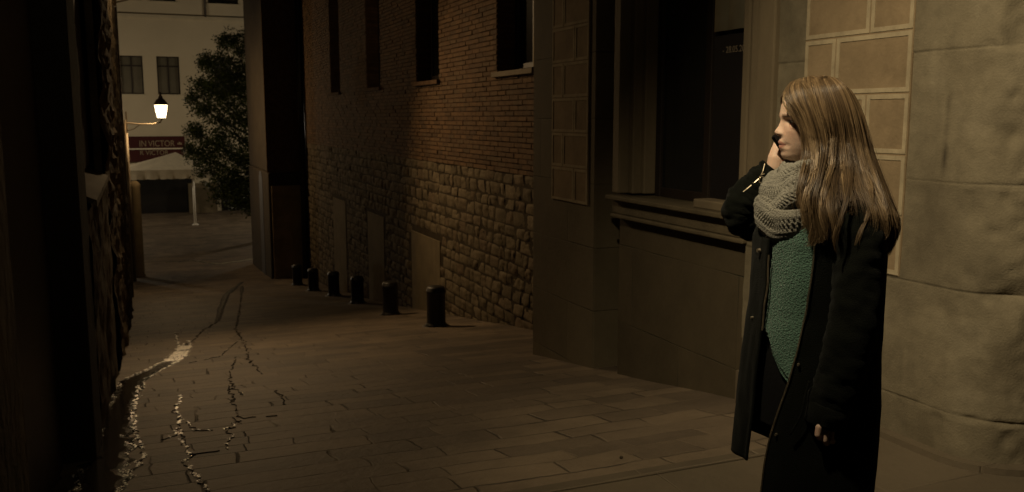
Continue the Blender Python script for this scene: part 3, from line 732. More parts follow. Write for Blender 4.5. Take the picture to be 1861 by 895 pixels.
# canopy tent in front of the restaurant
YC = 43.5
def CP(u, v): return at_Y(u, v, YC)
cn = empty('terrace_canopy', (CP(310, 400).x, YC, gz(YC))); tag(cn, 'cream pyramid canopy with a valance on a thin white pole', 'canopy')
cw = CP(386, 320).x-CP(310, 320).x; ze = CP(310, 309).z-gz(YC); zv = CP(310, 325).z-gz(YC); zp = CP(330, 283).z-gz(YC)+.1
cx0 = -cw*1.15; dpt = 3.0; apex = ((CP(328, 300).x-CP(310, 300).x), dpt*.5, zp)
m = MB()
cor = [(cx0, 0, ze), (cw, 0, ze), (cw, dpt, ze), (cx0, dpt, ze)]
for k in range(4):
    a, b = Vector(cor[k]), Vector(cor[(k+1) % 4]); ap = Vector(apex); N_ = 8
    def fn(i, j, a=a, b=b, ap=ap):
        p = a.lerp(b, i).lerp(ap, j); p.z -= .03*math.sin(PI*j)*(.6+.4*math.sin(PI*i)); return tuple(p)
    m.grid(fn, N_, 6)
    def fv(i, j, a=a, b=b):
        p = a.lerp(b, i); n_ = Vector((0, 0, 1)).cross(b-a).normalized()
        return (p.x-n_.x*.02*math.sin(i*40)*j, p.y-n_.y*.02*math.sin(i*40)*j, p.z-(ze-zv)*j-(.03*abs(math.sin(i*30)) if j == 1 else 0))
    m.grid(fv, 60, 2)
q = m.build('canvas', M['canvas'], None); q.parent = cn; s_ = q.modifiers.new('s', 'SOLIDIFY'); s_.thickness = .01
for (px, py) in ((CP(355, 350).x-CP(310, 350).x, .1), (cx0+.1, .1), (cx0+.1, dpt-.1)):
    m = MB(); m.tube([(px, py, 0), (px, py, ze-.05)], .055, 10); m.lathe((px, py, 0), [(.14, 0), (.14, .05), (.06, .06)], 14)
    q = m.build('pole', M['white'], None, smooth=True); q.parent = cn
# low pale wall beside the restaurant (right of the pole)
m = MB(); a = at_Y(344, 380, 49.2); b = at_Y(395, 380, 49.2); m.box(a.x, b.x, 49.0, 49.4, gz50, at_Y(370, 333, 49.2).z)
tag(m.build('low_wall', M['plaster'], None, loc=((a.x+b.x)/2, 49.2, gz50), bevel=.02), 'low pale wall behind the canopy pole on the plaza', 'wall')

# ================================================================== TREE
tb = Vector((at_Y(452, 400, 37).x+.6, 37, gz(37)))
tr = empty('tree', tb); tag(tr, 'dark dense tree beside the canopy, its lowest leaves lit green by the lantern', 'tree')
m = MB(); m.tube([(0, 0, -.1), (.05, 0, 1.2), (-.05, .1, 2.6), (.1, 0, 4.5), (.1, 0, 7)], [.22, .17, .14, .10, .03], 12)
rt = random.Random(5)
lobes = []
def px_l(u, v, dy): p = at_Y(u, v, 37+dy); return p-tb
for u, v, r_, dy in ((405, 78, .28, .1), (425, 72, .4, 0), (455, 85, .6, .2), (480, 75, .8, .3), (385, 118, .45, -.1), (372, 112, .28, .2), (420, 120, .8, .1), (460, 130, 1.0, 0), (365, 158, .5, .1), (395, 165, .75, -.2), (350, 180, .22, -.2),
              (440, 175, 1.1, 0), (372, 200, .55, -.3), (405, 215, .8, -.3), (450, 235, 1.1, -.2), (360, 240, .38, -.5), (348, 237, .2, -.4), (392, 262, .75, -.5), (430, 290, 1.0, -.4), (362, 283, .55, -.7), (382, 310, .6, -.8), (348, 275, .28, -.6),
              (412, 330, .7, -.8), (440, 345, .7, -.5), (470, 300, 1.1, 0), (400, 352, .35, -.9), (425, 365, .35, -.7), (500, 200, 1.3, .3), (520, 120, 1.2, .4), (540, 260, 1.3, .3), (455, 370, .4, -.3)):
    c = px_l(u, v, dy); lobes.append((c, r_))
    m.tube([(0, 0, max(1.2, c.z-1.6)), c*.6+Vector((0, 0, c.z*.25)), c], [.06, .035, .012], 6)
m2 = m.build('trunk', M['bark'], None, smooth=True); m2.parent = tr
m = MB()
for c, r_ in lobes:
    ncl = int(85*r_*r_)+14
    for _ in range(ncl):
        d = Vector((rt.gauss(0, 1), rt.gauss(0, 1), rt.gauss(0, 1))).normalized()*r_*rt.uniform(.25, 1.08)
        cc = c+d; tn = rt.random()
        for _ in range(26):
            q = cc+Vector((rt.gauss(0, .11), rt.gauss(0, .11), rt.gauss(0, .10)))
            a = Vector((rt.gauss(0, 1), rt.gauss(0, 1), rt.gauss(0, .7))).normalized(); b = a.cross(Vector((rt.gauss(0, 1), rt.gauss(0, 1), rt.gauss(0, 1)))).normalized()
            l = rt.uniform(.035, .075); w_ = l*.42
            m.add([q-a*l, q+b*w_, q+a*l, q-b*w_], [(0, 1, 2, 3)], min(1, max(0, tn*.7+rt.random()*.35)))
q = m.build('crown', M['leaf'], None); q.parent = tr

# ================================================================== BOLLARDS
bd = empty('bollard', (0, 0, 0))
m = MB(); m.lathe((0, 0, 0), [(.155, -.05), (.155, .03), (.135, .05), (.128, .07), (.128, .47), (.134, .475), (.134, .505), (.128, .51), (.124, .535), (.108, .556), (.06, .568), (.015, .57)], 28)
q = m.build('post', M['iron'], None, smooth=True); q.parent = bd
m = MB(); m.lathe((0, 0, -.05), [(.19, 0), (.19, .058), (.175, .066)], 28); q = m.build('base_ring', M['ironrust'], None, smooth=True); q.parent = bd
spots = [(793, 597, 12.36, 'nearest the camera, beside the pale plaster panel'), (710, 573, 14.9, 'second nearest, a worn round cap catching the light'), (650, 553, 18.3, 'third nearest, black against the rubble wall'),
         (607, 541, 20.6, 'fourth from the near end, in the dark'), (570, 530, 22.3, 'fifth, next to the last one in the row'), (541, 521, 24.2, 'farthest of the row, before the projecting plaster block')]
for i, (u, v, t, tx) in enumerate(spots):
    d = ray(u, v); p = Vector((0, 0, CH))+d*t
    o = bd if i == 0 else copy_tree(bd)
    o.location = (p.x, p.y, gz(p.y)); o.rotation_euler.z = i
    tag(o, 'short round iron bollard, '+tx, 'bollard', 'iron bollards in a row along the brick wall')
# a pebble on the slabs
m = MB(); p = on_ground(1129, 834); m.ell((0, 0, .007), (.010, .008, .007)); o = m.build('pebble', M['mortar'], None, smooth=True); o.location = p; tag(o, 'small dark pebble lying on the slabs', 'pebble')
# ================================================================== THE WOMAN
D0, PX0 = 2.56, .868
fwd = Vector((sy, cy, 0)); rgt = Vector((cy, -sy, 0))
PO = fwd*D0+rgt*PX0; PO.z = .007
def PL(u, v, dy=0.0):
    """a place beside her, in her own frame: x to her back, y away from the street side, z up from her soles"""
    a = (u-CU)/F; b = (CV-v)/F; hf = cp+b*sp; t = (D0+dy)/hf
    return Vector((t*a-PX0, dy, CH-PO.z+t*(-sp+b*cp)))
def PU(p):
    hx, hz = p.x+PX0, p.z+PO.z-CH; dz = D0+p.y
    zc = dz*cp-hz*sp; yc = hz*cp+dz*sp
    return CU+F*hx/zc, CV-F*yc/zc
def lerp_t(tab, x):
    tab = sorted(tab)
    if x <= tab[0][0]: return tab[0][1]
    for (a, b), (c, d) in zip(tab, tab[1:]):
        if x <= c: return b+(d-b)*(x-a)/(c-a)
    return tab[-1][1]
def smooth_t(tab, x, w_):
    return sum(lerp_t(tab, x+k*w_) for k in (-1, -.5, 0, .5, 1))/5
def cat(P, t, closed=False):
    n = len(P)
    if closed: t = (t % 1)*n; i = int(t); f = t-i; a, b, c, d = P[(i-1) % n], P[i % n], P[(i+1) % n], P[(i+2) % n]
    else: t = min(max(t, 0), .99999)*(n-1); i = int(t); f = t-i; a, b, c, d = P[max(i-1, 0)], P[i], P[i+1], P[min(i+2, n-1)]
    return .5*((2*b)+(c-a)*f+(2*a-5*b+4*c-d)*f*f+(3*b-a-3*c+d)*f*f*f)
def cloth_mat(name, base, sheen, bsc, bd, rough=.95, tint=None, spec=.15, var=.15):
    m = mat(name, base, rough, spec, var, 6, bd, bsc, tint=tint)
    p = m.node_tree.nodes['Principled BSDF']; p.inputs['Sheen Weight'].default_value = sheen; p.inputs['Sheen Roughness'].default_value = .5
    return m
M['skin'] = mat('skin', (.52, .31, .21), .5, .35, .04, 30, .12, 220)
ps = M['skin'].node_tree; pb = ps.nodes['Principled BSDF']; pb.inputs['Subsurface Weight'].default_value = .15; pb.inputs['Subsurface Radius'].default_value = (.012, .005, .003); pb.inputs['Subsurface Scale'].default_value = 1
vc = ps.nodes.new('ShaderNodeVertexColor'); vc.layer_name = 'col'
for nd in ps.nodes:
    if nd.type == 'MIX' and nd.blend_type == 'MULTIPLY': ps.links.new(vc.outputs[0], nd.inputs[6])
M['coat'] = cloth_mat('dark wool coat', (.0056, .0064, .0045), .03, 300, .45, spec=.06)
M['coatlining'] = cloth_mat('coat lining', (.006, .006, .006), .0, 60, .1, .7)
M['sweater'] = cloth_mat('teal green knit', (.080, .160, .116), .3, 210, 1.3, var=.2)
M['scarfwool'] = cloth_mat('grey crochet wool', (.27, .255, .21), .1, 260, .8)
M['trouser'] = cloth_mat('black cloth', (.006, .006, .006), .0, 90, .2)
M['boot'] = mat('black leather', (.008, .007, .006), .35, .5, .1, 5)
M['silver'] = mat('zip metal', (.5, .42, .30), .42, .5, .4, 90, metal=.9)
M['hair'] = mat('light brown hair', (.12, .07, .035), .42, .45, .12, 30, tint=[(.020, .012, .006), (.078, .048, .022), (.20, .132, .066), (.46, .33, .18)])
M['hair'].node_tree.nodes['Principled BSDF'].inputs['Specular IOR Level'].default_value = .6
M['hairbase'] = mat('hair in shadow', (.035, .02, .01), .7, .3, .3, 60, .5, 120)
M['phoneblack'] = mat('phone shell', (.008, .008, .009), .25, .5, .05, 3)

# ---- head as a shaped grid, then body, all fused into one surface
HX = PL(1482, 220).x
def zv(v): return PL(1470, v).z
FACE = [(146, .010), (150, .035), (156, .060), (165, .0790), (177, .0885), (195, .0955), (205, .0975), (211, .0985), (216, .0965), (220, .0945), (226, .094), (234, .094), (243, .0955), (248, .0965), (252, .0965), (257, .0962), (263, .0955), (270, .0945), (275, .0922), (281, .0922), (285, .0905), (289, .083), (292, .070), (296, .052), (300, .045)]
SIDE = [(146, .008), (150, .028), (156, .044), (165, .057), (180, .067), (200, .073), (215, .0745), (235, .070), (250, .064), (262, .057), (272, .050), (282, .041), (289, .033), (294, .036), (300, .040)]
BACK = [(146, .010), (150, .035), (156, .055), (165, .076), (190, .100), (215, .100), (240, .092), (260, .078), (280, .062), (300, .052)]
NOSE = [(212, 0), (218, .0020), (222, .0045), (227, .0085), (232, .0125), (236, .0165), (239, .0190), (242, .0185), (245, .0135), (247, .0075), (249.5, .001), (252, 0)]
LIPS = [(251, 0), (254, .0022), (257, .0052), (260, .0060), (261.8, .0046), (263, .0014), (264.4, .0034), (267, .0050), (270, .0042), (273, .0018), (276, -.0008), (279, 0)]
NW = [(212, .0075), (230, .0075), (238, .0105), (244, .0125), (252, .010)]
def head_pt(th, v):
    f = smooth_t(FACE, v, 1.0); s = smooth_t(SIDE, v, 3); bk = smooth_t(BACK, v, 3)
    c, sn = math.cos(th), math.sin(th)
    ex = 2.25; a = f if c > 0 else bk
    r = (abs(c/a)**ex+abs(sn/s)**ex)**(-1/ex)
    x, y = r*c, r*sn
    if c > 0:
        nz = smooth_t(NOSE, v, .8); nw = lerp_t(NW, v)
        ext = nz*math.exp(-(y/nw)**2)
        if 236 < v < 247: ext += .0045*math.exp(-((abs(y)-.0125)/.0045)**2)*math.exp(-((v-242.5)/2.6)**2)   # nostril wings
        soc = -.0085*math.exp(-((abs(y)-.031)/.014)**2)*math.exp(-((v-221)/6.0)**2)
        soc += .0030*math.exp(-((abs(y)-.030)/.016)**2)*math.exp(-((v-211)/3.0)**2)
        chk = .0045*math.exp(-((abs(y)-.046)/.016)**2)*math.exp(-((v-238)/9)**2)
        lip = smooth_t(LIPS, v, .5)*math.exp(-(y/.0165)**2)-.004*math.exp(-((abs(y)-.026)/.007)**2)*math.exp(-((v-264)/5)**2)
        x += ext+soc+chk+lip
    return Vector((HX-x, -y, zv(v)))
hm = MB()
TH = [PI*(1-math.cos(PI*i/60))/1 for i in range(61)]
vs_l = [148+(300-148)*j/150 for j in range(151)]
def th_of(i):       # denser near the face
    q = (i/128)*2-1; return PI*(abs(q)**1.35)*(1 if q > 0 else -1)
NA = 128
vs = [head_pt(th_of(i), v) for v in vs_l for i in range(NA)]
fs = [(j*NA+i, j*NA+(i+1) % NA, (j+1)*NA+(i+1) % NA, (j+1)*NA+i) for j in range(len(vs_l)-1) for i in range(NA)]
fs.append(tuple(range(NA-1, -1, -1))); fs.append(tuple((len(vs_l)-1)*NA+i for i in range(NA)))
hm.add(vs, fs)
EYES = []
for s in (-1, 1):
    e = Vector((HX-.0735, s*.031, zv(221))); EYES.append(e); hm.ell(e, (.0118, .0118, .0112), 20, 14)
    hm.ell((HX-.002, s*.073, zv(228)), (.015, .007, .028), 12, 8)
hm.tube([PL(1490, 275), PL(1497, 315), PL(1508, 355), PL(1512, 400)], [.054, .052, .060, .08], 20, 'round')
# trunk and limbs under the clothes
hm.tube([PL(1510, 385), PL(1498, 450), PL(1488, 520), PL(1482, 600), PL(1478, 680), PL(1476, 730)], [.09, .105, .098, .098, .115, .09], 20, 'round')
hm.tube([PL(1515, 385, -.13), PL(1512, 378, 0), PL(1500, 388, .13)], [.05, .06, .05], 16, 'round')
LEGS = []
for s, fx in ((-1, 0), (1, -.03)):
    hip = Vector((PL(1478, 690).x, s*.075, .86)); kn = Vector((hip.x-.01+fx*.5, s*.08, .49)); an = Vector((hip.x+.02+fx, s*.085, .10))
    LEGS.append((hip, kn, an)); hm.tube([hip, hip.lerp(kn, .5), kn, kn.lerp(an, .35), an], [.078, .068, .05, .052, .036], 16, 'round')
    hm.tube([an+Vector((.03, 0, -.05)), an+Vector((-.06, 0, -.055)), an+Vector((-.15, 0, -.068))], [.035, .034, .026], 14, 'round')
# near arm hanging at her side
SHN, ELN, WRN = PL(1551, 395, -.165), PL(1548, 575, -.205), PL(1506, 735, -.200)
hm.tube([SHN, SHN.lerp(ELN, .5), ELN, ELN.lerp(WRN, .5), WRN], [.047, .042, .036, .034, .024], 14, 'round')
def finger(mb, pts, r0, r1):
    n = len(pts); mb.tube(pts, [r0+(r1-r0)*i/(n-1) for i in range(n)], 10, 'round')
pw = PL(1503, 752, -.200)
hm.tube([WRN, pw, PL(1500, 768, -.198)], [.024, .030, .029], 14, 'round', flat=1.0)
for (u, vt, dy, r_) in ((1486, 796, -.246, .0090), (1499, 806, -.240, .0094), (1510, 803, -.220, .0090), (1517, 795, -.198, .0080)):
    b0 = PL((u+1500)/2+1, 762, dy*.7-.06); finger(hm, [b0, PL(u+2, 777, dy), PL(u, vt-5, dy), PL(u+3, vt, dy+.012), PL(u+7, vt-3, dy+.026)], r_*1.05, r_*.85)
finger(hm, [PL(1493, 752, -.215), PL(1486, 765, -.222), PL(1487, 777, -.215), PL(1493, 784, -.208)], .0105, .0082)
# far arm raised, hand holding the phone to her ear
SHF, ELF, WRF = PL(1465, 400, .16), PL(1352, 392, .10), PL(1405, 318, .078)
hm.tube([SHF, SHF.lerp(ELF, .5), ELF, ELF.lerp(WRF, .5), WRF], [.047, .041, .036, .032, .024], 14, 'round')
pc = PL(1413, 288, .074)
hm.tube([WRF, PL(1409, 303, .076), PL(1412, 288, .076), PL(1416, 272, .080)], [.023, .026, .027, .023], 14, 'round', flat=.85)
for k, (a0, a1, a2, a3) in enumerate((((1407, 272), (1415, 250), (1436, 238), (1452, 236)), ((1411, 273), (1425, 255), (1445, 246), (1460, 243)), ((1417, 277), (1434, 264), (1450, 255), (1464, 252)), ((1422, 283), (1440, 274), (1452, 265), (1462, 262)))):
    finger(hm, [PL(*a0, .088), PL(*a1, .104), PL(*a2, .112), PL(*a3, .116)], .0090-.0006*k, .0074-.0004*k)
finger(hm, [PL(1420, 298, .068), PL(1431, 291, .056), PL(1440, 276, .055), PL(1449, 262, .060)], .0125, .0085)
tmp = hm.build('body_raw', M['skin'], None)
fix_normals(tmp)
rm = tmp.modifiers.new('r', 'REMESH'); rm.mode = 'VOXEL'; rm.voxel_size = .0028; rm.use_smooth_shade = True
smo = tmp.modifiers.new('s', 'SMOOTH'); smo.factor = .4; smo.iterations = 2
dg = bpy.context.evaluated_depsgraph_get(); me = bpy.data.meshes.new_from_object(tmp.evaluated_get(dg)); bpy.data.objects.remove(tmp)
me.name = 'person'; me.polygons.foreach_set('use_smooth', [True]*len(me.polygons))
ca = me.color_attributes.new('col', 'FLOAT_COLOR', 'POINT')
SK = Vector((.60, .415, .31)); LIP = Vector((.42, .205, .155)); BROW = Vector((.13, .08, .05)); BLUSH = Vector((.60, .37, .27))
buf = []
def mixv(a, b, t): return a*(1-t)+b*t
zl = zv(263); zb_ = zv(211.5); ze_ = zv(221)
for vt in me.vertices:
    p = vt.co; c = SK
    if p.z > 1.40 and p.x < HX-.03:
        y = abs(p.y); f = HX-p.x
        c = mixv(c, BLUSH, .6*math.exp(-((y-.04)/.02)**2-((p.z-zv(240))/.018)**2))
        if f > .08:
            dz = (p.z-zl); half = .0135*(1-(y/.025)**2) if y < .025 else 0
            if half > 0: c = mixv(c, LIP, max(0, min(1, (half-abs(dz))/.0022)))
            if abs(dz+.000) < .0016 and y < .023: c = mixv(c, Vector((.12, .035, .03)), .8)
        bz = zb_+.002-.10*max(0, y-.035)
        if .012 < y < .050 and abs(p.z-bz) < .0035 and f > .05: c = mixv(c, BROW, .8)
        for e in EYES:
            q = Vector(p)-e
            if q.length < .0145 and abs(p.y-e.y) < .0125:
                lidz = .0022-.0*q.z
                if -.0042 < q.z < lidz+.0005: c = Vector((.26, .21, .17)); 
                if (q.y**2+(q.z+.0008)**2) < .0034**2 and q.z < lidz and q.z > -.0045: c = Vector((.10, .07, .045))
                if abs(q.z-lidz-.001) < .0012: c = Vector((.09, .05, .035))
    buf += [c[0], c[1], c[2], 1]
ca.data.foreach_set('color', buf)
body = bpy.data.objects.new('person', me); COL.objects.link(body)
body.location = PO; body.rotation_euler.z = -YAW
tag(body, 'woman in profile with long hair, open dark coat, green sweater and grey scarf, phoning', 'person')
def bp(mb, name, mt, parent=body, **k):
    o = mb.build(name, mt, None, **k); o.parent = parent; return o

# ---- coat
UL = [(340, 1440), (360, 1415), (380, 1398), (405, 1382), (430, 1374), (500, 1371), (560, 1365), (640, 1355), (720, 1345), (833, 1331), (900, 1326), (960, 1322)]
UR = [(340, 1540), (352, 1562), (370, 1578), (400, 1591), (430, 1597), (460, 1600), (500, 1599), (560, 1595), (640, 1588), (730, 1583), (800, 1578), (895, 1566), (960, 1560)]
UN = [(345, 1506), (365, 1504), (400, 1492), (440, 1481), (500, 1474), (560, 1465), (640, 1447), (700, 1430), (790, 1400), (833, 1389), (895, 1380), (950, 1374)]
UF = [(345, 1440), (430, 1398), (525, 1392), (570, 1386), (640, 1378), (720, 1367), (833, 1350), (900, 1343)]
HD = [(340, .085), (352, .125), (370, .158), (400, .178), (430, .186), (500, .182), (560, .176), (640, .188), (720, .205), (833, .225), (900, .235)]
tUL = [(PL(u, v, 0).z, PL(u, v, 0).x) for v, u in UL]; tUR = [(PL(u, v, 0).z, PL(u, v, 0).x) for v, u in UR]
tUN = [(PL(u, v, -.14).z, u) for v, u in UN]; tUF = [(PL(u, v, -.08).z, u) for v, u in UF]
tHD = [(PL(1480, v, 0).z, h) for v, h in HD]
EXN = 2.25
def sect(z, ph, inset=0, rip=1):
    x0, x1, hd = lerp_t(tUL, z), lerp_t(tUR, z), lerp_t(tHD, z)
    cx, hw = (x0+x1)/2, (x1-x0)/2
    c, s = math.cos(ph), math.sin(ph)
    r = (abs(c)**EXN+abs(s)**EXN)**(-1/EXN)
    low = max(0, min(1, (1.2-z)/.8))
    d = rip*(.006+.016*low)*noise.noise((ph*1.9, z*2.2, 4))+rip*.010*low*math.sin(ph*7+2*z+2*noise.noise((ph, z*1.5, 0)))*(1 if s < .3 else .35)+rip*.003*noise.noise((ph*7, z*14, 9))
    return Vector((cx-(hw-inset+d)*c*r, -(hd-inset+d)*s*r, z))
def solve_phi(z, u, inset=0):
    best = 0; bd_ = 1e9
    for k in range(0, 181):
        ph = R(k); uu = PU(sect(z, ph, inset, 0))[0]
        if abs(uu-u) < bd_: bd_ = abs(uu-u); best = ph
    return best
ZTOP = PL(1500, 348, 0).z
zgrid = [ZTOP-(ZTOP-.36)*i/70 for i in range(71)]
phN_t = [(z, solve_phi(z, lerp_t(tUN, z))) for z in zgrid]; phF_t = [(z, solve_phi(z, lerp_t(tUF, z))) for z in zgrid]
Z1, Z2, Z3 = PL(1340, 834, -.06).z, PL(1365, 790, .12).z, .415
def hem(ph, phF):       # ph measured so that 0 is her front, negative towards the far side
    d = math.degrees(ph)
    if d > -6: return Z1
    return lerp_t([(-250, Z3), (-190, Z3+.01), (-120, Z3+.07), (-60, Z2-.01), (-25, Z2), (-8, Z1+.02), (-6, Z1)], d)
NC, NR = 150, 90
cm = MB(); vs = []
for j in range(NR+1):
    for i in range(NC+1):
        s = i/NC; z = ZTOP
        # columns run from the near edge round the back to the far edge
        for _ in range(3):
            pn, pf = smooth_t(phN_t, z, .02), smooth_t(phF_t, z, .02)
            ph = pn+(2*PI+pf-pn)*s
            ps_ = ph-2*PI if ph > PI*1.02 else None
            hz = Z3-.0 if ps_ is None else hem(ps_, pf)
            z = ZTOP+(hz-ZTOP)*j/NR
        vs.append(sect(z, ph))
cm.add(vs, [(j*(NC+1)+i, j*(NC+1)+i+1, (j+1)*(NC+1)+i+1, (j+1)*(NC+1)+i) for j in range(NR) for i in range(NC)])
coat = bp(cm, 'coat', M['coat'], smooth=True); coat.data.materials.append(M['coatlining'])
so = coat.modifiers.new('s', 'SOLIDIFY'); so.thickness = .006; so.offset = 1; so.material_offset = 0
W_ = NC+1
near_edge = [vs[j*W_] for j in range(NR+1)]; far_edge = [vs[j*W_+NC] for j in range(NR+1)]
def zipper(path, name, off):
    m = MB(); m.tube([p+off for p in path], .0013, 6); 
    for k in range(0, len(path)-1):
        for f in (0, .33, .66):
            p = path[k].lerp(path[k+1], f)+off; m.box(p.x-.0021, p.x+.0021, p.y-.0012, p.y+.0012, p.z-.0012, p.z+.0012)
    return bp(m, name, M['silver'], coat)
zipper(near_edge[2:84], 'zipper', Vector((-.002, -.006, 0)))
zipper(far_edge[20:46], 'zipper', Vector((.002, -.006, 0)))
pz = near_edge[84]+Vector((-.003, -.010, 0)); m = MB(); m.box(pz.x-.006, pz.x+.006, pz.y-.004, pz.y+.002, pz.z-.012, pz.z+.012); m.box(pz.x-.003, pz.x+.003, pz.y-.007, pz.y-.004, pz.z-.034, pz.z-.004)
bp(m, 'zip_pull', M['silver'], coat)
# snaps
def snap(u, v, r_=.006):
    best = None
    for k in range(-20, 181, 1):
        for z in (PL(u, v, -.08).z, PL(u, v, -.12).z, PL(u, v, -.16).z, PL(u, v, -.19).z):
            p = sect(z, R(k)); uu, vv = PU(p); e = (uu-u)**2+(vv-v)**2
            if p.y < 0 and (best is None or e < best[0]): best = (e, p, R(k))
    _, p, ph = best; n_ = Vector((-math.cos(ph), -math.sin(ph), 0)); m = MB()
    m.tube([p+n_*.002, p+n_*.010], [r_, r_*.8], 12); bp(m, 'button', M['silver'], coat, smooth=False)
snap(1381, 459, .0065); snap(1366, 585, .004); snap(1452, 660, .004); snap(1413, 786, .004)
# placket seam beside the near edge and pocket welt
m = MB(); m.tube([cat([PL(1471, 692, -.203), PL(1463, 722, -.212), PL(1455, 756, -.218), PL(1436, 790, -.215)], k/12) for k in range(13)], .003, 6); bp(m, 'pocket_welt', M['coat'], coat, smooth=True)
# collar and lowered hood
cl = MB()
def collar(i, j):
    ph = R(62)+(R(360+5)-R(62))*i; b = sect(ZTOP-.012, ph, .004, 0); c = Vector(((lerp_t(tUL, ZTOP)+lerp_t(tUR, ZTOP))/2, 0, 0))
    o = Vector((b.x-c.x, b.y, 0)).normalized(); h = .055*math.sin(PI*min(1, .15+i*.85))+.012
    return b-o*.022*math.sin(j*PI*.5)+Vector((0, 0, h*math.sin(j*2.2)))+o*.03*max(0, j-.55)
cl.grid(collar, 60, 10); o = bp(cl, 'collar', M['boot'], coat, smooth=True); q = o.modifiers.new('s', 'SOLIDIFY'); q.thickness = .008
hd_ = MB()
hp = [PL(1512, 352, -.15), PL(1545, 366, -.165), PL(1580, 385, -.12), PL(1592, 392, 0), PL(1575, 382, .12), PL(1535, 362, .15), PL(1505, 348, .13)]
hd_.tube([cat(hp, k/40)+Vector((0, 0, .006*math.sin(k*1.1))) for k in range(41)], [.010+.030*math.sin(PI*k/40)+.004*math.sin(k*.9) for k in range(41)], 18, 'round', flat=.8)
bp(hd_, 'hood', M['coat'], coat, smooth=True)
# lapel facing, leather edge near the shoulder
# sleeves
def sleeve(P, RR, name, seed, amp=.0085, close=0):
    m = MB(); n = 90; na = 36; vs = []; up = None; pts = [cat(P, k/n) for k in range(n+1)]
    for k, p in enumerate(pts):
        d = (pts[min(k+1, n)]-pts[max(k-1, 0)]).normalized()
        if up is None: up = Vector((0, 1, 0)) if abs(d.y) < .8 else Vector((0, 0, 1))
        sd = d.cross(up).normalized(); up = sd.cross(d).normalized()
        r = cat([Vector((x, 0, 0)) for x in RR], k/n).x
        for i in range(na):
            a = 2*PI*i/na
            wr = amp*noise.noise((math.cos(a)*1.3+seed, math.sin(a)*1.3, k*.16))+amp*.7*noise.noise((math.cos(a)*2.2, math.sin(a)*2.2+seed, k*.42))
            vs.append(p+(sd*math.cos(a)+up*math.sin(a))*(r+wr))
    fs = [(k*na+i, k*na+(i+1) % na, (k+1)*na+(i+1) % na, (k+1)*na+i) for k in range(n) for i in range(na)]
    fs.append(tuple(range(na-1, -1, -1)))
    m.add(vs, fs); o = bp(m, name, M['coat'], coat, smooth=True); q = o.modifiers.new('s', 'SOLIDIFY'); q.thickness = .004; q.offset = -1
    return pts, o
SN = [PL(1540, 372, -.130), PL(1554, 400, -.160), PL(1560, 460, -.185), PL(1556, 540, -.203), PL(1546, 615, -.212), PL(1529, 680, -.210), PL(1510, 730, -.205), PL(1499, 767, -.203)]
sleeve(SN, [.040, .058, .060, .060, .060, .056, .053, .048], 'sleeve', 1)
m = MB(); ca_ = SN[-2].lerp(SN[-1], .15); cb_ = SN[-1]+(SN[-1]-SN[-2]).normalized()*.004; dd = (cb_-ca_)
m.tube([ca_, ca_+dd*.04, cb_-dd*.04, cb_], [.0515, .0545, .0515, .049], 36, False); o = bp(m, 'cuff', M['coat'], coat, smooth=True); q = o.modifiers.new('s', 'SOLIDIFY'); q.thickness = .004; q.offset = -1
SF = [PL(1462, 398, .140), PL(1425, 402, .14), PL(1383, 402, .12), PL(1352, 396, .095), PL(1345, 378, .085), PL(1362, 354, .080), PL(1385, 331, .078), PL(1404, 311, .078)]
pts, so2 = sleeve(SF, [.058, .060, .058, .050, .047, .047, .044, .038], 'sleeve', 5, .008)
# zip on the raised cuff
za = [PL(1351, 349, .040), PL(1367, 336, .036), PL(1382, 323, .038), PL(1392, 315, .042)]
m = MB(); m.tube([cat(za, k/14) for k in range(15)], .0019, 6); m.tube([PL(1390, 298, .044), PL(1387, 311, .036), PL(1383, 319, .036)], .0018, 6)
m.tube([PL(1383, 318, .034), PL(1396, 315, .036), PL(1412, 317, .044)], .0018, 6)
for a, b in (((1380, 321), (1387, 322)), ((1387, 322), (1386, 333)), ((1386, 333), (1380, 332)), ((1380, 332), (1380, 321))): m.tube([PL(*a, .030), PL(*b, .030)], .0018, 6)
bp(m, 'zipper', M['silver'], coat)
# ---- sweater
sw_ = MB()
HEMT = [(1370, 540), (1388, 562), (1392, 600), (1400, 642), (1415, 672), (1434, 692), (1470, 705)]
def swf(i, j):
    ph = R(-50)+R(190)*i
    z = PL(1450, 640, -.1).z
    for _ in range(4):
        u_ = PU(sect(z, ph, .012, 0))[0]; zh = PL(u_, lerp_t(HEMT, u_), -.10).z
        z = zh
    ztop = PL(1450, 385, -.1).z
    z = ztop+(zh-ztop)*j
    p = sect(z, ph, .014+.006*(j > .97), 0)
    p += Vector((-math.cos(ph), -math.sin(ph), 0))*(.004*noise.noise((ph*4, z*9, 2))+.0013*math.sin(ph*90)*math.sin(z*260))
    return p
sw_.grid(swf, 150, 110); bp(sw_, 'sweater', M['sweater'], smooth=True)
# ---- trousers and boots
tr_ = MB()
def trf(i, j):
    ph = 2*PI*i; z = 1.06-.36*j; return sect(z, ph, .034+.025*max(0, j-.6), 0)
tr_.grid(trf, 48, 12, True); 
for hip, kn, an in LEGS: tr_.tube([hip+Vector((0, 0, .02)), kn, an+Vector((0, 0, .1))], [.10, .068, .055], 20, 'round')
bp(tr_, 'trousers', M['trouser'], smooth=True)
for hip, kn, an in LEGS:
    m = MB(); m.tube([kn+Vector((0, 0, -.16)), an+Vector((0, 0, .02)), an+Vector((-.005, 0, -.04))], [.062, .05, .048], 20, 'round')
    m.tube([an+Vector((.035, 0, -.045)), an+Vector((-.07, 0, -.052)), an+Vector((-.17, 0, -.062))], [.046, .043, .034], 18, 'round')
    m.box(an.x-.2, an.x+.08, an.y-.036, an.y+.036, 0, .018)
    bp(m, 'boot', M['boot'], smooth=True)
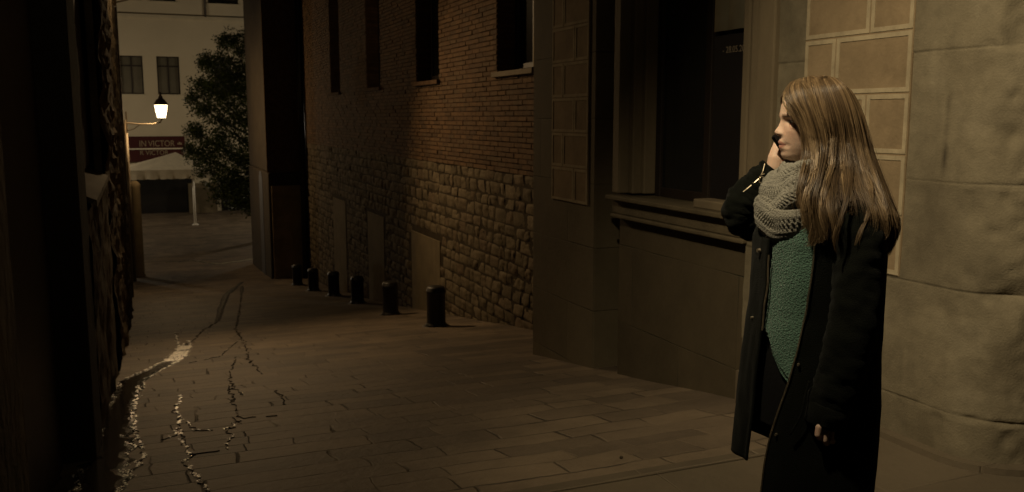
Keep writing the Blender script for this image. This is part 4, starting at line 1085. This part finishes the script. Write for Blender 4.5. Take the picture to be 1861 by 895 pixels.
# ---- scarf: thick crocheted loops
def scarf_loop(mb, P, RR, seed, fl=1.15):
    NA_, NB_ = 420, 84
    C = [PL(*q) for q in P]; n = len(C); cen = sum(C, Vector())/n
    RV = [Vector((x, 0, 0)) for x in RR]; vs = []
    for i in range(NA_):
        t = i/NA_; p = cat(C, t, True); d = (cat(C, t+.004, True)-cat(C, t-.004, True)).normalized()
        up = Vector((0, 0, 1)); sd = d.cross(up).normalized(); up2 = sd.cross(d).normalized(); r = cat(RV, t, True).x
        for j in range(NB_):
            a = 2*PI*j/NB_
            fold = .10*math.sin(3*a+seed+t*9)+.10*noise.noise((math.cos(a)*1.5, math.sin(a)*1.5, t*12+seed))
            row = math.sin(a*11+t*6); col = math.sin(i*2*PI*66/NA_+(PI if int((a*11+t*6)/PI) % 2 else 0))
            kn = .0030*abs(row)**.6*(.55+.45*abs(col))-.011*max(0, col)**1.5*abs(row)*(1 if (int((a*11+t*6)/PI) % 3) == 0 else .08)
            vs.append(p+sd*math.cos(a)*r*(1+fold)+up2*math.sin(a)*r*fl*(1+fold)+(sd*math.cos(a)+up2*math.sin(a))*kn)
    mb.add(vs, [(i*NB_+j, i*NB_+(j+1) % NB_, ((i+1) % NA_)*NB_+(j+1) % NB_, ((i+1) % NA_)*NB_+j) for i in range(NA_) for j in range(NB_)])
sc_ = MB()
scarf_loop(sc_, [(1430, 313, 0), (1450, 322, -.055), (1480, 318, -.068), (1535, 318, 0), (1480, 310, .08), (1442, 308, .05)], [.024, .026, .024, .024, .028, .024], 1)
scarf_loop(sc_, [(1406, 346, -.01), (1432, 344, -.072), (1474, 318, -.090), (1545, 330, 0), (1475, 325, .10), (1428, 328, .06)], [.036, .040, .038, .034, .034, .032], 2.2)
scarf_loop(sc_, [(1396, 379, -.02), (1421, 404, -.078), (1462, 392, -.100), (1548, 340, 0), (1475, 355, .11), (1420, 362, .06)], [.036, .045, .040, .03, .034, .034], 4.1, 1.25)
scarf_loop(sc_, [(1412, 392, -.03), (1430, 374, -.092), (1466, 336, -.112), (1545, 325, 0), (1475, 350, .10), (1425, 375, .05)], [.030, .034, .032, .03, .03, .03], 6.3, 1.2)
scf = bp(sc_, 'scarf', M['scarfwool'], smooth=True)

# ---- hair
G = [  # guides on the near side, front to back: (u, v, dy)
 [(1438, 149, .006), (1424, 168, -.024), (1428, 184, -.050), (1445, 206, -.068), (1461, 232, -.076), (1470, 262, -.082), (1468, 300, -.105), (1465, 345, -.150), (1472, 392, -.180), (1478, 440, -.180)],
 [(1448, 145, .006), (1440, 158, -.040), (1446, 182, -.070), (1461, 212, -.084), (1472, 245, -.090), (1478, 280, -.097), (1475, 320, -.140), (1468, 362, -.175), (1474, 405, -.188), (1470, 448, -.185)],
 [(1462, 141, .006), (1462, 155, -.052), (1470, 184, -.080), (1480, 215, -.092), (1488, 250, -.094), (1490, 290, -.100), (1486, 330, -.150), (1482, 370, -.188), (1492, 410, -.198), (1488, 442, -.195)],
 [(1480, 138, .006), (1486, 154, -.055), (1494, 184, -.082), (1502, 218, -.094), (1508, 255, -.094), (1508, 298, -.112), (1504, 340, -.175), (1506, 378, -.225), (1512, 412, -.240), (1508, 436, -.240)],
 [(1496, 138, .006), (1508, 154, -.052), (1519, 184, -.078), (1528, 218, -.086), (1534, 258, -.090), (1540, 300, -.125), (1548, 340, -.190), (1558, 376, -.232), (1560, 410, -.248), (1550, 440, -.252)],
 [(1510, 140, .006), (1528, 156, -.044), (1542, 186, -.060), (1551, 220, -.068), (1559, 260, -.076), (1568, 300, -.105), (1582, 345, -.160), (1598, 385, -.205), (1604, 420, -.215), (1588, 445, -.220)],
 [(1518, 142, .006), (1540, 161, -.026), (1557, 192, -.034), (1567, 226, -.040), (1576, 265, -.048), (1588, 305, -.066), (1606, 350, -.105), (1622, 395, -.140), (1620, 430, -.145), (1602, 458, -.150)],
 [(1522, 143, .006), (1546, 165, 0), (1563, 195, 0), (1574, 230, 0), (1584, 268, 0), (1597, 308, -.01), (1615, 355, -.03), (1634, 400, -.05), (1630, 430, -.05), (1610, 462, -.05)],
]
G = [[PL(*p) for p in g_] for g_ in G]
def hair_at(p, t, side):
    q = p*(len(G)-1); i = min(int(q), len(G)-2); f = q-i
    a = [G[max(i-1, 0)], G[i], G[i+1], G[min(i+2, len(G)-1)]]
    A = [cat(g_, t) for g_ in a]
    r = .5*((2*A[1])+(A[2]-A[0])*f+(2*A[0]-5*A[1]+4*A[2]-A[3])*f*f+(3*A[1]-A[0]-3*A[2]+A[3])*f**3)
    if side > 0: r = Vector((r.x+.016*max(0, 1-p*3), -r.y, r.z-.007*max(0, 1-t*5)))
    return push(r, side)
ZT_, ZB_ = zv(146.5), zv(292)
RT = [[(head_pt(2*PI*i/72, 146.5+(292-146.5)*j/48)-Vector((HX, 0, 0))).xy.length for i in range(73)] for j in range(49)]
def push(p, side):
    if p.z < ZB_: return p
    q = min(48, max(0, (ZT_-p.z)/(ZT_-ZB_)*48)); j = min(int(q), 47); f = q-j
    th = math.atan2(-p.y, HX-p.x) % (2*PI); a = th/(2*PI)*72; i = min(int(a), 71); g_ = a-i
    r = (RT[j][i]*(1-g_)+RT[j][i+1]*g_)*(1-f)+(RT[j+1][i]*(1-g_)+RT[j+1][i+1]*g_)*f
    if abs(p.y) > .03 or p.x > HX-.06: 
        d = math.hypot(p.x-HX, p.y); need = r+.0065
        if d < need and d > .004: k = need/d; return Vector((HX+(p.x-HX)*k, p.y*k, p.z))
    return p
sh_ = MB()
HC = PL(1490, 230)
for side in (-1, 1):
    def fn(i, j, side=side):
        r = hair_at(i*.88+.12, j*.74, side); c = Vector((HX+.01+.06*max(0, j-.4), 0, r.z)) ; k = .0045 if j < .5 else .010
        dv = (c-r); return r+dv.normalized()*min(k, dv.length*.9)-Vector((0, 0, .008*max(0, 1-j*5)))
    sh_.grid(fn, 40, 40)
hr = MB(); rh = random.Random(11)
for side, cnt in ((-1, 4800), (1, 2000)):
    for s_i in range(cnt):
        p = rh.random()**.92; clump = round(p*36+rh.gauss(0, .16))/36
        pc_ = .22*p+.78*clump; pc_ = min(max(pc_, 0), 1)
        stray = rh.random() < .035
        dep = abs(rh.gauss(0, .0035)); cdep = .016*max(0, noise.noise((clump*53, side*7, 3))+.15); ln_ = (rh.uniform(.66, 1.0) if rh.random() < .8 else rh.uniform(.95, 1.12))*(1-.27*math.exp(-((p-.56)/.14)**2))+.05*noise.noise((clump*17, side, 2))
        cn_ = noise.noise((clump*31, side*3, 1)); cn2 = noise.noise((clump*11, side*5, 8))
        pts = []; n = 22; drift = .085*noise.noise((clump*23, side*2, 5))*1.6+(.07*rh.gauss(0, 1) if rh.random() < .18 else 0); fl_ = .05*noise.noise((clump*41, side, 6))
        jx, jz = rh.gauss(0, .003), rh.gauss(0, .003); w1, w2 = rh.uniform(0, 6), rh.uniform(0, 6)
        for k in range(n+1):
            t = k/n*ln_; pp_ = p*(1-min(1, t*1.6))+pc_*min(1, t*1.6)+drift*max(0, t-.25)+fl_*math.sin(t*6)*t
            r = hair_at(min(max(pp_, 0), 1), t, side)
            c = Vector((HX+.02, 0, r.z)); dv = (c-r); dv.z = 0
            if dv.length > .001: dv.normalize()
            am = t*t
            wave = .0045*am*math.sin(t*7+cn_*9)+.004*am*math.sin(t*13+w1)*(2.5 if stray else .6)
            r = r+dv*(dep+cdep*min(1, t*2.2)-.004*cn_*am-(.006*am if stray else 0)+.002*math.sin(clump*300)*min(1, t*3))+Vector((wave+jx*min(1, .3+t), jz*min(1, t*2)+.004*am*math.sin(t*9+w2), 0))
            pts.append(r)
        base_t = .45+.44*cn_+.26*cn2+rh.gauss(0, .15)
        w_ = rh.uniform(.00045, .0009)
        hr.tube(pts, [w_*(.7 if k == 0 else 1 if k < n-4 else max(.15, (n-k)/5)) for k in range(n+1)], 3, False, tint=max(0, min(1, base_t)))
LOCKS = [  # loose locks over the scarf, the shoulder and the back
 ([(1448, 190, -.070), (1464, 240, -.082), (1468, 280, -.095), (1458, 320, -.150), (1452, 355, -.170), (1464, 400, -.185), (1477, 444, -.180)], 70, .007),
 ([(1462, 200, -.080), (1476, 250, -.092), (1480, 300, -.125), (1468, 345, -.172), (1460, 385, -.185), (1462, 425, -.188)], 60, .006),
 ([(1430, 172, -.040), (1434, 196, -.062), (1446, 218, -.074), (1458, 244, -.082), (1462, 275, -.088), (1456, 300, -.110), (1450, 318, -.13)], 36, .003),
 ([(1495, 220, -.092), (1498, 270, -.100), (1490, 320, -.165), (1478, 362, -.195), (1484, 405, -.200), (1496, 448, -.200)], 60, .008),
 ([(1510, 250, -.096), (1508, 300, -.130), (1496, 345, -.190), (1490, 390, -.215), (1502, 432, -.220)], 45, .006),
 ([(1540, 260, -.092), (1546, 310, -.140), (1540, 355, -.212), (1528, 400, -.245), (1516, 438, -.250), (1520, 462, -.250)], 40, .005),
 ([(1560, 260, -.078), (1574, 315, -.120), (1582, 345, -.165), (1578, 385, -.215), (1562, 425, -.240), (1554, 448, -.245)], 34, .004),
 ([(1570, 270, -.070), (1590, 330, -.110), (1604, 375, -.165), (1608, 415, -.190), (1596, 456, -.200)], 50, .007),
 ([(1570, 240, -.030), (1590, 300, -.060), (1614, 360, -.090), (1630, 410, -.110), (1618, 452, -.12), (1604, 474, -.12)], 60, .008),
 ([(1455, 146, -.02), (1470, 165, -.078), (1484, 200, -.094), (1496, 240, -.100), (1500, 280, -.108), (1492, 318, -.16), (1486, 350, -.19)], 46, .006),
 ([(1428, 166, -.03), (1424, 182, -.050), (1430, 200, -.062), (1440, 214, -.070)], 16, .002),
]
for k, (P_, cnt, sp_) in enumerate(LOCKS):
    P_ = [PL(*q) for q in P_]
    for _ in range(cnt):
        o = Vector((rh.gauss(0, sp_), -abs(rh.gauss(0, sp_*.5)), rh.gauss(0, sp_*.5))); ln_ = rh.uniform(.82, 1); w1 = rh.uniform(0, 6); n = 20
        fly = 2.2 if rh.random() < .12 else 1
        pts = [push(cat(P_, i/n*ln_), -1)+o*(1-.55*(i/n))*(fly if i > n*.4 else 1)+Vector((.0025*math.sin(i*.5+w1)*i/n*fly, 0, 0)) for i in range(n+1)]
        w_ = rh.uniform(.00045, .0009)
        hr.tube(pts, [w_*max(.12, min(1, (n-i)/5, (i+1)/7)) for i in range(n+1)], 3, False, tint=max(0, min(1, .55+.22*math.sin(k*2.1)+rh.gauss(0, .15))))
ho = bp(hr, 'hair', M['hair'], smooth=True)
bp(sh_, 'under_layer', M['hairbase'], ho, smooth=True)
# ---- the phone
a0, a1 = PL(1403, 248, .030), PL(1424, 280, .032); wv = (a1-a0); wl_ = .060; wv = wv.normalized()*wl_
mid = (a0+a1)/2; ear = PL(1482, 219, .108); lv = (ear-mid).normalized()*.135
nv = wv.cross(lv).normalized()*.012
m = MB(); vs = []
for s0 in (-.5, .5):
    for (x, y) in ((-.5, .06), (-.44, 0), (.44, 0), (.5, .06), (.5, .94), (.44, 1), (-.44, 1), (-.5, .94)):
        vs.append(mid+wv*x+lv*y+nv*s0)
m.add(vs, [tuple(range(8)), tuple(range(15, 7, -1))]+[(i, (i+1) % 8, 8+(i+1) % 8, 8+i) for i in range(8)])
ph_ = m.build('mobile_phone', M['phoneblack'], None); fix_normals(ph_)
ph_.location = PO; ph_.rotation_euler.z = -YAW
tag(ph_, 'black mobile phone held to the ear of the woman', 'phone')
